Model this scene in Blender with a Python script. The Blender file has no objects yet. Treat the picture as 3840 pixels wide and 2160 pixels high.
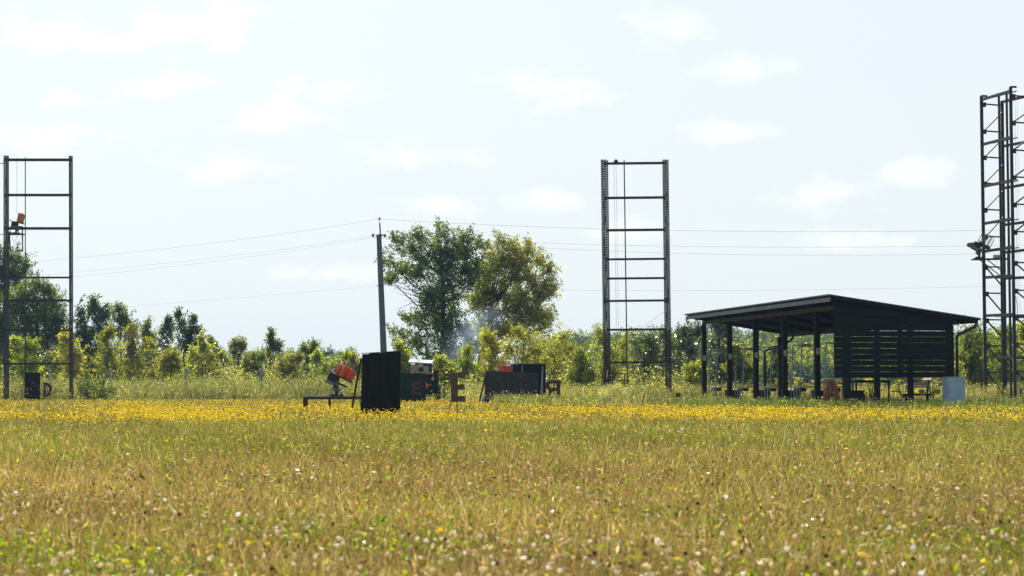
import bpy, math, random
import numpy as np
from mathutils import Vector, Matrix, Quaternion
R = math.radians
random.seed(5)
rng = np.random.default_rng(11)
SC = bpy.context.scene
COL = SC.collection

# ---------------------------------------------------------------- camera
F = 7000.0            # focal length in pixels of the 3840 px wide photograph
CZ = 0.75             # a low camera, just over the tops of the grass
PITCH = math.atan(375.0 / F)
cam = bpy.data.cameras.new('camera')
cam.sensor_width = 36.0
cam.lens = F / 3840.0 * 36.0
cam.clip_start = 0.1
cam.clip_end = 5000
cam.dof.use_dof = True
cam.dof.focus_distance = 60.0
cam.dof.aperture_fstop = 6.0
camo = bpy.data.objects.new('camera', cam)
COL.objects.link(camo)
camo.location = (0, 0, CZ)
camo.rotation_euler = (R(90) + PITCH, 0, 0)
SC.camera = camo

# ---------------------------------------------------------------- sky, sun, exposure
SUN_AZ, SUN_EL = R(-22), R(52)
world = bpy.data.worlds.new('World')
SC.world = world
world.use_nodes = True
nt = world.node_tree
for n in list(nt.nodes): nt.nodes.remove(n)
N = nt.nodes.new; Lk = nt.links.new
sky = N('ShaderNodeTexSky'); sky.sky_type = 'NISHITA'; sky.sun_disc = False
sky.sun_elevation = SUN_EL; sky.sun_rotation = SUN_AZ
sky.air_density = 1.0; sky.dust_density = 2.2; sky.ozone_density = 1.0
bg = N('ShaderNodeBackground'); out = N('ShaderNodeOutputWorld')
bg.inputs['Strength'].default_value = 0.10
tc = N('ShaderNodeTexCoord'); sep = N('ShaderNodeSeparateXYZ'); Lk(tc.outputs['Generated'], sep.inputs[0])
# clouds: puffs that get flatter towards the horizon
def MATH(op, a, b=None, clamp=False):
    m = N('ShaderNodeMath'); m.operation = op; m.use_clamp = clamp
    for i, v in enumerate((a, b)):
        if v is None: continue
        if isinstance(v, (int, float)): m.inputs[i].default_value = v
        else: Lk(v, m.inputs[i])
    return m.outputs[0]
CLOUDS = [(150, 110, 240, 85), (760, 70, 330, 110), (520, 130, 270, 80), (560, 320, 250, 60), (250, 375, 190, 50), (170, 520, 270, 75), (1190, 320, 200, 75), (1000, 440, 260, 70), (850, 620, 190, 60),
          (1570, 570, 210, 55), (2080, 330, 210, 80), (2500, 85, 150, 75), (2780, 250, 200, 60), (2730, 485, 180, 45), (3150, 720, 210, 65), (3480, 640, 190, 65), (3200, 910, 230, 50), (2000, 750, 230, 50), (1620, 775, 190, 45), (2330, 860, 150, 50), (1330, 1020, 260, 40), (-250, 300, 260, 90), (4100, 300, 260, 90)]
# direction in the sky as slopes across and up from straight ahead
across = MATH('DIVIDE', sep.outputs['X'], sep.outputs['Y']); upw = MATH('DIVIDE', sep.outputs['Z'], sep.outputs['Y'])
cmb = N('ShaderNodeCombineXYZ'); Lk(across, cmb.inputs[0]); Lk(upw, cmb.inputs[1])
nz = N('ShaderNodeTexNoise'); nz.noise_dimensions = '3D'
nz.inputs['Scale'].default_value = 62.0; nz.inputs['Detail'].default_value = 8.0; nz.inputs['Roughness'].default_value = 0.6
mpn = N('ShaderNodeMapping'); mpn.inputs['Scale'].default_value = (0.55, 0.9, 1); Lk(cmb.outputs[0], mpn.inputs[0]); Lk(mpn.outputs[0], nz.inputs['Vector'])
acc = None
for (cx, cy, rx, ry) in CLOUDS:
    v1 = N('ShaderNodeVectorMath'); v1.operation = 'SUBTRACT'; Lk(cmb.outputs[0], v1.inputs[0]); v1.inputs[1].default_value = ((cx - 1920) / F, (1455 - cy) / F, 0)
    v2 = N('ShaderNodeVectorMath'); v2.operation = 'MULTIPLY'; Lk(v1.outputs[0], v2.inputs[0]); v2.inputs[1].default_value = (F / rx / 1.25, F / ry / 1.25, 0)
    v3 = N('ShaderNodeVectorMath'); v3.operation = 'LENGTH'; Lk(v2.outputs[0], v3.inputs[0])
    q = MATH('SUBTRACT', 1.0, v3.outputs['Value'])
    acc = q if acc is None else MATH('MAXIMUM', acc, q)
dens_n = MATH('ADD', MATH('MULTIPLY', MATH('MAXIMUM', acc, -0.5), 0.9), MATH('MULTIPLY', MATH('SUBTRACT', nz.outputs['Fac'], 0.5), 3.0))
rmp = N('ShaderNodeValToRGB'); rmp.color_ramp.interpolation = 'EASE'
rmp.color_ramp.elements[0].position = 0.0; rmp.color_ramp.elements[1].position = 0.95
Lk(dens_n, rmp.inputs[0])
pale = N('ShaderNodeMix'); pale.data_type = 'RGBA'
hsv = N('ShaderNodeHueSaturation'); hsv.inputs['Saturation'].default_value = 0.42; Lk(sky.outputs[0], hsv.inputs['Color'])
cl = N('ShaderNodeMix'); cl.data_type = 'RGBA'; cl.blend_type = 'ADD'; cl.inputs[0].default_value = 1.0
cadd = N('ShaderNodeMix'); cadd.data_type = 'RGBA'
CLOUD = (1.1, 0.75, 0.55, 1)
cadd.inputs[6].default_value = (0, 0, 0, 1); cadd.inputs[7].default_value = CLOUD
Lk(rmp.outputs[0], cadd.inputs[0])
sunside = MATH('ADD', MATH('MULTIPLY', sep.outputs['Y'], 1.1), 0.15, True)   # the hazy bright side of the sky, under the sun
hz = MATH('MULTIPLY', MATH('MULTIPLY', MATH('SUBTRACT', 1.0, MATH('MULTIPLY', sep.outputs['Z'], 1.8), True), sunside), 0.95, True)
hm_ = N('ShaderNodeMix'); hm_.data_type = 'RGBA'; Lk(hz, hm_.inputs[0]); Lk(hsv.outputs[0], hm_.inputs[6]); hm_.inputs[7].default_value = (7.3, 7.33, 7.3, 1)
Lk(hm_.outputs[2], cl.inputs[6]); Lk(cadd.outputs[2], cl.inputs[7])
tint = N('ShaderNodeMix'); tint.data_type = 'RGBA'; tint.blend_type = 'MULTIPLY'; tint.inputs[0].default_value = 1.0
tint.inputs[7].default_value = (0.93, 1.0, 1.03, 1); Lk(cl.outputs[2], tint.inputs[6]); Lk(tint.outputs[2], bg.inputs['Color']); Lk(bg.outputs[0], out.inputs['Surface'])

sl = bpy.data.lights.new('sun', 'SUN'); sl.energy = 4.6; sl.angle = R(0.5); sl.color = (1.0, 0.93, 0.80)
so = bpy.data.objects.new('sun', sl); COL.objects.link(so)
SD = Vector((math.sin(SUN_AZ) * math.cos(SUN_EL), math.cos(SUN_AZ) * math.cos(SUN_EL), math.sin(SUN_EL)))
so.rotation_euler = SD.to_track_quat('Z', 'Y').to_euler(); so.location = SD * 80
SC.view_settings.view_transform = 'Standard'
SC.view_settings.look = 'None'
SC.view_settings.exposure = 0.42
SC.view_settings.gamma = 1.0
SC.cycles.use_denoising = True
SC.cycles.max_bounces = 5
SC.cycles.diffuse_bounces = 3
SC.cycles.glossy_bounces = 2
SC.cycles.transmission_bounces = 3
SC.cycles.transparent_max_bounces = 6
SC.cycles.volume_bounces = 0
SC.cycles.sample_clamp_indirect = 4.0
SC.cycles.sample_clamp_direct = 12.0

# ---------------------------------------------------------------- helpers
def W(px, py, Y):
    """the point at distance Y (along the field) that the photograph shows at pixel px, py"""
    u = (px - 1920.0) / F; v = (1080.0 - py) / F
    d = Vector((u, math.cos(PITCH) - v * math.sin(PITCH), math.sin(PITCH) + v * math.cos(PITCH)))
    t = Y / d.y
    return Vector((0, 0, CZ)) + d * t
def GX(px, Y, z=0.0):
    p = W(px, 1455, Y); return Vector((p.x, Y, z))

def material(name, c1, c2=None, rough=0.7, metal=0.0, scale=6.0, bump=0.2, stretch=(1, 1, 1), spec=0.4, detail=5):
    m = bpy.data.materials.new(name); m.use_nodes = True
    t = m.node_tree; b = t.nodes['Principled BSDF']
    b.inputs['Roughness'].default_value = rough; b.inputs['Metallic'].default_value = metal
    b.inputs['Specular IOR Level'].default_value = spec
    c2 = c2 or tuple(x * 0.6 for x in c1)
    co = t.nodes.new('ShaderNodeTexCoord'); ma = t.nodes.new('ShaderNodeMapping'); ma.inputs['Scale'].default_value = stretch
    no = t.nodes.new('ShaderNodeTexNoise'); no.inputs['Scale'].default_value = scale; no.inputs['Detail'].default_value = detail
    ra = t.nodes.new('ShaderNodeValToRGB')
    ra.color_ramp.elements[0].position = 0.36; ra.color_ramp.elements[1].position = 0.66
    ra.color_ramp.elements[0].color = (*c1, 1); ra.color_ramp.elements[1].color = (*c2, 1)
    t.links.new(co.outputs['Object'], ma.inputs[0]); t.links.new(ma.outputs[0], no.inputs['Vector'])
    t.links.new(no.outputs['Fac'], ra.inputs[0]); t.links.new(ra.outputs[0], b.inputs['Base Color'])
    if bump:
        bu = t.nodes.new('ShaderNodeBump'); bu.inputs['Strength'].default_value = bump; bu.inputs['Distance'].default_value = 0.02
        t.links.new(no.outputs['Fac'], bu.inputs['Height']); t.links.new(bu.outputs[0], b.inputs['Normal'])
    return m

def leaf_material(name, trans=0.5, gloss=0.06, rough=0.35, gain=1.0):
    """thin leaves and blades: colour of each one from the mesh, light passes through"""
    m = bpy.data.materials.new(name); m.use_nodes = True
    t = m.node_tree
    for n in list(t.nodes): t.nodes.remove(n)
    at = t.nodes.new('ShaderNodeAttribute'); at.attribute_name = 'Col'
    d = t.nodes.new('ShaderNodeBsdfDiffuse'); tr = t.nodes.new('ShaderNodeBsdfTranslucent'); g = t.nodes.new('ShaderNodeBsdfGlossy')
    g.inputs['Roughness'].default_value = rough
    hs = t.nodes.new('ShaderNodeHueSaturation'); hs.inputs['Hue'].default_value = 0.497
    hs.inputs['Saturation'].default_value = 1.12; hs.inputs['Value'].default_value = 2.6 * gain
    m1 = t.nodes.new('ShaderNodeMixShader'); m1.inputs[0].default_value = trans
    m2 = t.nodes.new('ShaderNodeMixShader'); m2.inputs[0].default_value = gloss
    o = t.nodes.new('ShaderNodeOutputMaterial')
    t.links.new(at.outputs['Color'], d.inputs[0]); t.links.new(at.outputs['Color'], hs.inputs['Color']); t.links.new(hs.outputs[0], tr.inputs[0])
    t.links.new(d.outputs[0], m1.inputs[1]); t.links.new(tr.outputs[0], m1.inputs[2])
    t.links.new(m1.outputs[0], m2.inputs[1]); t.links.new(g.outputs[0], m2.inputs[2]); t.links.new(m2.outputs[0], o.inputs[0])
    return m

M = {
 'black_wood': material('black_stained_wood', (0.013, 0.016, 0.014), (0.024, 0.025, 0.02), 0.85, scale=9, stretch=(1, 1, 0.12), bump=0.4, spec=0.15),
 'wall_wood': material('black_wall_boards', (0.012, 0.016, 0.013), (0.022, 0.024, 0.018), 0.85, scale=7, stretch=(0.12, 0.12, 1), bump=0.35, spec=0.15),
 'post_wood': material('dark_post_wood', (0.016, 0.014, 0.012), (0.034, 0.026, 0.02), 0.85, scale=8, stretch=(1, 1, 0.1), spec=0.15),
 'beam_wood': material('weathered_beam', (0.09, 0.075, 0.06), (0.16, 0.13, 0.10), 0.85, scale=5, stretch=(1, 1, 1), spec=0.2),
 'fascia': material('grey_fascia_board', (0.16, 0.19, 0.19), (0.26, 0.28, 0.26), 0.8, scale=4),
 'roof': material('dark_corrugated_roof', (0.05, 0.055, 0.055), (0.09, 0.09, 0.085), 0.5, scale=3, spec=0.5),
 'steel': material('dark_rack_steel', (0.035, 0.038, 0.04), (0.075, 0.06, 0.05), 0.55, 0.3, scale=4, bump=0.15),
 'beam_steel': material('weathered_beam_steel', (0.07, 0.075, 0.07), (0.12, 0.09, 0.065), 0.6, 0.3, scale=3, bump=0.15),
 'rust': material('rusty_steel', (0.12, 0.045, 0.025), (0.06, 0.035, 0.025), 0.85, 0.1, scale=10, bump=0.3),
 'letter': material('red_oxide_paint', (0.16, 0.055, 0.032), (0.085, 0.042, 0.034), 0.75, scale=9, bump=0.2, spec=0.3),
 'letter_orange': material('orange_letter_paint', (0.36, 0.10, 0.03), (0.24, 0.075, 0.035), 0.7, scale=8, bump=0.1, spec=0.3),
 'letter_brown': material('grey_brown_board', (0.17, 0.115, 0.085), (0.11, 0.075, 0.06), 0.8, scale=12, bump=0.2, spec=0.2),
 'galv': material('galvanised_pipe', (0.22, 0.28, 0.32), (0.34, 0.38, 0.40), 0.45, 0.5, scale=8, bump=0.05),
 'machine': material('machine_enamel', (0.02, 0.028, 0.035), (0.045, 0.055, 0.06), 0.4, 0.3, scale=20, bump=0.1),
 'machine_grey': material('machine_aluminium', (0.25, 0.29, 0.33), (0.14, 0.17, 0.2), 0.4, 0.5, scale=20, bump=0.1),
 'clay': material('orange_clay_discs', (0.95, 0.15, 0.035), (0.85, 0.11, 0.03), 0.45, scale=40, bump=0.1, stretch=(.2, .2, 3)),
 'clay_amber': material('amber_clay_discs', (0.82, 0.42, 0.09), (0.75, 0.14, 0.03), 0.5, scale=22, bump=0.1, stretch=(.3, .3, 2)),
 'clay_yellow': material('yellow_clay_discs', (0.9, 0.5, 0.06), (0.8, 0.35, 0.05), 0.5, scale=40, bump=0.1),
 'tan_rubber': material('worn_arm_coating', (0.34, 0.2, 0.08), (0.14, 0.10, 0.07), 0.7, scale=14, bump=0.2),
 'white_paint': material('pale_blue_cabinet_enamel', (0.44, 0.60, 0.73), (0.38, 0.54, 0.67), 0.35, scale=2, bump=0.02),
 'plate': material('white_number_plate', (0.72, 0.76, 0.78), (0.6, 0.64, 0.66), 0.5, scale=30, bump=0.0),
 'ink': material('dark_ink', (0.02, 0.02, 0.03), None, 0.6, bump=0),
 'concrete': material('grey_concrete', (0.30, 0.32, 0.33), (0.42, 0.43, 0.42), 0.9, scale=12, bump=0.3),
 'pole_concrete': material('old_pole_concrete', (0.13, 0.155, 0.17), (0.20, 0.21, 0.20), 0.9, scale=9, bump=0.3),
 'scuff': material('torn_tan_scuffs', (0.24, 0.17, 0.14), (0.16, 0.12, 0.10), 0.8, scale=20, bump=0),
 'ceramic': material('insulator_ceramic', (0.10, 0.14, 0.15), (0.2, 0.24, 0.22), 0.25, scale=30, bump=0),
 'wire': material('wire', (0.22, 0.25, 0.26), None, 0.6, 0.4, bump=0),
 'shield': material('scratched_rubber_sheet', (0.050, 0.048, 0.047), (0.085, 0.070, 0.062), 0.85, scale=24, bump=0.3, spec=0.2),
 'green_boards': material('dark_green_boards', (0.014, 0.032, 0.02), (0.022, 0.04, 0.026), 0.8, scale=8, stretch=(1, 1, .1), spec=0.15),
 'blue_sheet': material('pale_blue_sheet', (0.35, 0.5, 0.62), (0.3, 0.44, 0.55), 0.5, scale=4, bump=0.1),
 'yellow': material('loader_yellow_paint', (0.55, 0.30, 0.05), (0.38, 0.22, 0.06), 0.5, scale=9, bump=0.1),
 'tyre': material('tyre_rubber', (0.02, 0.02, 0.02), (0.04, 0.037, 0.033), 0.9, scale=20),
 'slat': material('grey_bench_slats', (0.28, 0.28, 0.29), (0.36, 0.34, 0.32), 0.8, scale=10, stretch=(.2, .2, 1)),
 'flag': material('faded_red_tin', (0.26, 0.13, 0.10), (0.2, 0.12, 0.10), 0.7, scale=20, bump=0.1),
 'flag_grey': material('grey_tin', (0.16, 0.17, 0.2), (0.12, 0.13, 0.15), 0.7, scale=20, bump=0.1),
 'bark': material('dark_bark', (0.035, 0.03, 0.022), (0.075, 0.06, 0.045), 0.95, scale=8, stretch=(1, 1, .25), bump=0.6),
 'bin': material('black_plastic', (0.012, 0.014, 0.015), (0.02, 0.02, 0.02), 0.6, scale=9, bump=0.05),
 'bottle_red': material('dark_red_cylinder', (0.07, 0.012, 0.01), (0.05, 0.012, 0.01), 0.4, scale=9, bump=0.02),
 'roof_white': material('pale_cab_roof', (0.6, 0.66, 0.68), (0.5, 0.55, 0.56), 0.6, scale=6, bump=0.05),
 'glass': None,
 'leaf': leaf_material('leaves', 0.50, 0.07, 0.38),
 'leaf_shiny': leaf_material('shiny_leaves', 0.42, 0.22, 0.30),
 'grass': leaf_material('grass_blades', 0.52, 0.03, 0.4, gain=.74),
 'leaf_matte': leaf_material('far_leaves', 0.45, 0.0, 0.4),
 'petal': leaf_material('petals', 0.42, 0.0, 0.4, gain=0.7),
}
g = bpy.data.materials.new('cab_glass'); g.use_nodes = True
b = g.node_tree.nodes['Principled BSDF']; b.inputs['Base Color'].default_value = (0.5, 0.6, 0.6, 1)
b.inputs['Roughness'].default_value = 0.25; b.inputs['Transmission Weight'].default_value = 0.55
M['glass'] = g

class MB:
    """collects shapes and links them as one mesh object"""
    def __init__(s): s.v = []; s.f = []
    def add(s, vs, fs):
        o = len(s.v); s.v += [tuple(p) for p in vs]; s.f += [tuple(i + o for i in f) for f in fs]; return s
    def box(s, c, size, rot=None):
        hx, hy, hz = size[0] / 2, size[1] / 2, size[2] / 2
        vs = [Vector((x, y, z)) for z in (-hz, hz) for (x, y) in ((-hx, -hy), (hx, -hy), (hx, hy), (-hx, hy))]
        if rot is not None: vs = [rot @ p for p in vs]
        c = Vector(c)
        return s.add([p + c for p in vs], [(3, 2, 1, 0), (4, 5, 6, 7), (0, 1, 5, 4), (1, 2, 6, 5), (2, 3, 7, 6), (3, 0, 4, 7)])
    def bar(s, a, b, w, h=None, up=(0, 0, 1)):
        a, b = Vector(a), Vector(b); d = b - a; L = d.length
        if L < 1e-6: return s
        d.normalize(); up = Vector(up)
        if abs(d.dot(up)) > 0.97: up = Vector((0, 1, 0))
        x = d.cross(up).normalized(); y = x.cross(d).normalized()
        m = Matrix((x, d, y)).transposed()
        return s.box((a + b) / 2, (w, L, h or w), m)
    def tube(s, pts, r, n=6, cap=True):
        pts = [Vector(p) for p in pts]; rs = r if isinstance(r, (list, tuple)) else [r] * len(pts)
        o = len(s.v); prev = None
        for i, p in enumerate(pts):
            d = (pts[min(i + 1, len(pts) - 1)] - pts[max(i - 1, 0)]).normalized()
            ref = prev if prev is not None else (Vector((0, 0, 1)) if abs(d.z) < 0.9 else Vector((1, 0, 0)))
            x = ref - d * ref.dot(d); x.normalize(); prev = x; y = d.cross(x)
            for k in range(n):
                a = 2 * math.pi * k / n
                s.v.append(tuple(p + (x * math.cos(a) + y * math.sin(a)) * rs[i]))
        for i in range(len(pts) - 1):
            for k in range(n):
                k2 = (k + 1) % n
                s.f.append((o + i * n + k, o + i * n + k2, o + (i + 1) * n + k2, o + (i + 1) * n + k))
        if cap:
            s.f.append(tuple(o + k for k in reversed(range(n)))); s.f.append(tuple(o + (len(pts) - 1) * n + k for k in range(n)))
        return s
    def prism(s, poly, origin, ax, ay, depth):
        """a flat outline in the ax, ay plane given its thickness"""
        origin, ax, ay = Vector(origin), Vector(ax).normalized(), Vector(ay).normalized(); nz_ = ax.cross(ay).normalized()
        n = len(poly); fr = [origin + ax * x + ay * y for x, y in poly]; bk = [p + nz_ * depth for p in fr]
        o = len(s.v); s.v += [tuple(p) for p in fr + bk]
        s.f.append(tuple(o + i for i in reversed(range(n)))); s.f.append(tuple(o + n + i for i in range(n)))
        for i in range(n):
            j = (i + 1) % n; s.f.append((o + i, o + j, o + n + j, o + n + i))
        return s
    def lathe(s, prof, c, axis=(0, 0, 1), n=16):
        """prof: list of (radius, height) along the axis"""
        q = Vector((0, 0, 1)).rotation_difference(Vector(axis)); c = Vector(c); o = len(s.v)
        for r_, z in prof:
            for k in range(n):
                a = 2 * math.pi * k / n
                s.v.append(tuple(c + q @ Vector((r_ * math.cos(a), r_ * math.sin(a), z))))
        for i in range(len(prof) - 1):
            for k in range(n):
                k2 = (k + 1) % n
                s.f.append((o + i * n + k, o + i * n + k2, o + (i + 1) * n + k2, o + (i + 1) * n + k))
        s.f.append(tuple(o + k for k in reversed(range(n)))); s.f.append(tuple(o + (len(prof) - 1) * n + k for k in range(n)))
        return s
    def build(s, name, m, parent=None, smooth=False):
        me = bpy.data.meshes.new(name); me.from_pydata(s.v, [], s.f); me.materials.append(m)
        if smooth: me.shade_smooth()
        me.update()
        o = bpy.data.objects.new(name, me); COL.objects.link(o)
        if parent is not None:
            o.parent = parent; o.matrix_parent_inverse = parent.matrix_world.inverted() if False else Matrix.Translation(-Vector(parent.location))
        return o

def thing(name, label, cat, loc=(0, 0, 0), group=None):
    """an Empty at the thing's base; parts are built in world coordinates and hung under it"""
    o = bpy.data.objects.new(name, None); COL.objects.link(o); o.location = loc
    o.empty_display_size = 0.3
    tag(o, label, cat, group); return o
def tag(o, label=None, cat=None, group=None, kind=None):
    if label: o['label'] = label
    if cat: o['category'] = cat
    if group: o['group'] = group
    if kind: o['kind'] = kind
    return o
def copy_thing(root, delta, label=None, group=None):
    c = root.copy(); COL.objects.link(c); c.location = Vector(root.location) + Vector(delta)
    if label: c['label'] = label
    if group: c['group'] = group
    for ch in [x for x in ALL() if x.parent == root]:
        d = ch.copy(); COL.objects.link(d); d.parent = c
        for g2 in [x for x in ALL() if x.parent == ch]:
            e = g2.copy(); COL.objects.link(e); e.parent = d
    return c
def ALL(): return list(COL.objects)

def npmesh(name, V, polys, cols, m, parent=None):
    """V (n,3), polys: list of (k,m) index arrays, cols (n,3)"""
    me = bpy.data.meshes.new(name)
    me.vertices.add(len(V)); me.vertices.foreach_set('co', np.ascontiguousarray(V, dtype=np.float32).ravel())
    nl = sum(p.size for p in polys); npoly = sum(len(p) for p in polys)
    me.loops.add(nl); me.loops.foreach_set('vertex_index', np.concatenate([p.ravel() for p in polys]).astype(np.int32))
    me.polygons.add(npoly)
    tot = np.concatenate([np.full(len(p), p.shape[1]) for p in polys]).astype(np.int32)
    st = np.concatenate([[0], np.cumsum(tot)[:-1]]).astype(np.int32)
    me.polygons.foreach_set('loop_start', st)
    try: me.polygons.foreach_set('loop_total', tot)
    except Exception: pass
    a = me.attributes.new('Col', 'FLOAT_COLOR', 'POINT')
    c4 = np.ones((len(V), 4), dtype=np.float32); c4[:, :3] = cols
    a.data.foreach_set('color', c4.ravel())
    me.materials.append(m); me.update(calc_edges=True)
    o = bpy.data.objects.new(name, me); COL.objects.link(o)
    if parent is not None:
        o.parent = parent; o.matrix_parent_inverse = Matrix.Translation(-Vector(parent.location))
    return o

def rand_dirs(n):
    v = rng.normal(size=(n, 3)); return v / np.linalg.norm(v, axis=1, keepdims=True)
def palette(n, cols, weights, jitter=0.18):
    cols = np.array(cols); idx = rng.choice(len(cols), size=n, p=np.array(weights) / np.sum(weights))
    c = cols[idx] * (1 + rng.normal(0, jitter, size=(n, 1))); return np.clip(c, 0.004, 1.0)

def leaves(P, size, cols, droop=0.2, aspect=0.45):
    """one diamond leaf folded along its midrib per point"""
    n = len(P); d = rand_dirs(n); d[:, 2] -= droop; d /= np.linalg.norm(d, axis=1, keepdims=True)
    s = np.cross(d, rand_dirs(n)); s /= np.linalg.norm(s, axis=1, keepdims=True) + 1e-9
    L = (size * rng.uniform(0.6, 1.35, n))[:, None]; w = L * aspect
    V = np.stack([P, P + d * L * 0.45 + s * w * 0.5, P + d * L, P + d * L * 0.45 - s * w * 0.5], 1).reshape(-1, 3)
    f = np.arange(4 * n).reshape(n, 4)
    return V, f, np.repeat(cols, 4, axis=0)

# ---------------------------------------------------------------- setting: ground and hill
ground_mat = material('meadow_soil', (0.085, 0.06, 0.028), (0.07, 0.07, 0.022), 1.0, scale=0.7, bump=0.3, spec=0.05, detail=10)
gm = MB()
xs = [-420, -200, -90, -50, -25, -12, -5, 0, 5, 12, 25, 50, 90, 200, 420]; ys = [-30, -8, 0, 4, 9, 16, 26, 40, 60, 85, 110, 150, 220, 330, 480, 720]
for y in ys:
    for x in xs: gm.v.append((x, y, 0.0))
nx = len(xs)
for j in range(len(ys) - 1):
    for i in range(nx - 1): gm.f.append((j * nx + i, j * nx + i + 1, (j + 1) * nx + i + 1, (j + 1) * nx + i))
tag(gm.build('ground', ground_mat), kind='structure')

def hill_z(x, y):
    e = 1 / (1 + math.exp(-(x + 6) / 22.0)); t = min(max((y - 340) / 240.0, 0), 1)
    return -0.3 + e * (t * t * (3 - 2 * t)) * (11.5 + 1.6 * math.sin(x * 0.03 + 1) + 0.8 * math.sin(x * 0.11)) * 1.0
hm = MB(); HX = np.linspace(-60, 380, 56); HY = np.linspace(335, 700, 24)
for y in HY:
    for x in HX: hm.v.append((x, y, hill_z(x, y)))
for j in range(23):
    for i in range(55): hm.f.append((j * 56 + i, j * 56 + i + 1, (j + 1) * 56 + i + 1, (j + 1) * 56 + i))
tag(hm.build('hill', material('wooded_hill_soil', (0.03, 0.035, 0.015), (0.05, 0.05, 0.02), 1.0, scale=0.1), smooth=True), kind='structure')

# ---------------------------------------------------------------- structure: shooting shed
SA = Vector((0.982, 0.189, 0)); SB = Vector((-0.1895, 0.982, 0)); SO = Vector((11.95, 70.0, 0))
def S(a, b, z=0.0):
    p = SO + SA * a + SB * b; return Vector((p.x, p.y, z))
def roof_z(a): return 4.25 - 0.141 * a
LEN = 19.4
shed = thing('shooting_shed', 'long black wooden lean-to shed with sloping roof, open posts and slatted end wall', 'shed', S(2.5, 0))
def S4(a, b, z):       # far end of the roof is a little narrower
    k = 1 - 0.115 * (b / LEN); return S(a * k, b, z)
m = MB()     # corrugated roof skin, wavy along its length
nb = 110
vs = []
for i in range(nb + 1):
    b_ = -0.02 + (LEN + 0.02) * i / nb; dz = 0.018 * math.sin(i * math.pi)
    for a_ in (-0.05, 6.0):
        vs.append(S4(a_, b_, roof_z(a_) + 0.02 + (0.005 if i % 2 else -0.005)))
for i in range(nb + 1):
    b_ = -0.02 + (LEN + 0.02) * i / nb
    for a_ in (-0.05, 6.0):
        vs.append(S4(a_, b_, roof_z(a_) - 0.03 + (0.005 if i % 2 else -0.005)))
fs = []; T = 2 * (nb + 1)
for i in range(nb):
    k = 2 * i; fs += [(k, k + 1, k + 3, k + 2), (T + k + 2, T + k + 3, T + k + 1, T + k), (k, k + 2, T + k + 2, T + k), (k + 1, T + k + 1, T + k + 3, k + 3)]
fs += [(0, T, T + 1, 1), (T - 2, T - 1, 2 * T - 1, 2 * T - 2)]
m.add(vs, fs); roof = m.build('roof', M['roof'], shed)
m = MB()
m.bar(S4(0.02, 0.06, roof_z(0) - 0.17), S4(0.02, LEN - 0.05, roof_z(0) - 0.17), 0.035, 0.16)
f1 = m.build('fascia_board', M['fascia'], roof)
m = MB(); m.bar(S4(5.84, 0.05, roof_z(5.84) - 0.13), S4(5.84, LEN - 0.05, roof_z(5.84) - 0.13), 0.035, 0.15)
m.build('fascia_board', M['post_wood'], roof)
m = MB(); m.bar(S(0.1, 0.02, roof_z(0.1) - 0.095), S(5.8, 0.02, roof_z(5.8) - 0.095), 0.035, 0.11)
m.build('barge_board', M['post_wood'], roof); m = MB()
m.bar(S4(0.1, LEN - .06, roof_z(0.1) - 0.10), S4(5.8, LEN - .06, roof_z(5.8) - 0.10), 0.03, 0.12)
m.build('barge_board', M['post_wood'], roof)
for b_ in (0.9, 3.5, 7.3, 11.1, 14.85, 18.6):
    m = MB(); m.bar(S4(0.12, b_, roof_z(0.12) - 0.14), S4(5.75, b_, roof_z(5.75) - 0.14), 0.07, 0.16); m.build('rafter', M['black_wood'], shed)
m = MB()     # dark board lining under the roof
m.add([S4(0.08, 0.05, roof_z(.08) - .06), S4(5.8, 0.05, roof_z(5.8) - .06), S4(5.8, LEN - .1, roof_z(5.8) - .06), S4(.08, LEN - .1, roof_z(.08) - .06),
       S4(0.08, 0.05, roof_z(.08) - .04), S4(5.8, 0.05, roof_z(5.8) - .04), S4(5.8, LEN - .1, roof_z(5.8) - .04), S4(.08, LEN - .1, roof_z(.08) - .04)],
      [(3, 2, 1, 0), (4, 5, 6, 7), (0, 1, 5, 4), (1, 2, 6, 5), (2, 3, 7, 6), (3, 0, 4, 7)])
m.build('ceiling_boards', M['black_wood'], shed)
m = MB(); m.bar(S(0.75, 0.45, 3.84), S(0.75, 19.0, 3.84), 0.10, 0.17); m.build('front_beam', M['beam_wood'], shed)
m = MB(); m.bar(S4(5.2, 0.5, 3.27), S4(5.2, 19.0, 3.27), 0.10, 0.17); m.build('rear_beam', M['beam_wood'], shed)
POSTB = [0.35, 3.5, 7.35, 11.1, 14.85, 18.85]
for i, b_ in enumerate(POSTB):
    w_ = 0.2 if i else 0.26
    m = MB(); m.bar(S(0.75, b_, -0.1), S(0.75, b_, 3.755), w_, w_, up=SB); po = m.build('post', M['post_wood'], shed)
    if i:
        # station plate with dark marks down its middle
        c = S(0.75 - 0.01, b_ - 0.106, 2.20 if i < 3 else 2.17)
        m = MB(); m.box(c, (0.13, 0.012, 0.25), Matrix.Rotation(math.atan2(SA.y, SA.x), 3, 'Z')); pl = m.build('station_plate', M['plate'], po)
        m = MB()
        for q, (dx, w2) in enumerate(((0.0, .035), (0.004, .04), (-0.003, .03), (0.0, .04))):
            m.box(c + Vector((dx, -0.0085, 0.085 - q * 0.052)), (w2, 0.003, 0.028), Matrix.Rotation(math.atan2(SA.y, SA.x) + .0, 3, 'Z'))
        m.build('plate_print', M['ink'], pl)
for b_ in (0.6, 7.35, 18.6):
    m = MB(); m.bar(S4(5.0, b_, -0.1), S4(5.0, b_, 3.18), 0.2, 0.2, up=SB); m.build('post', M['post_wood'], shed)
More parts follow.
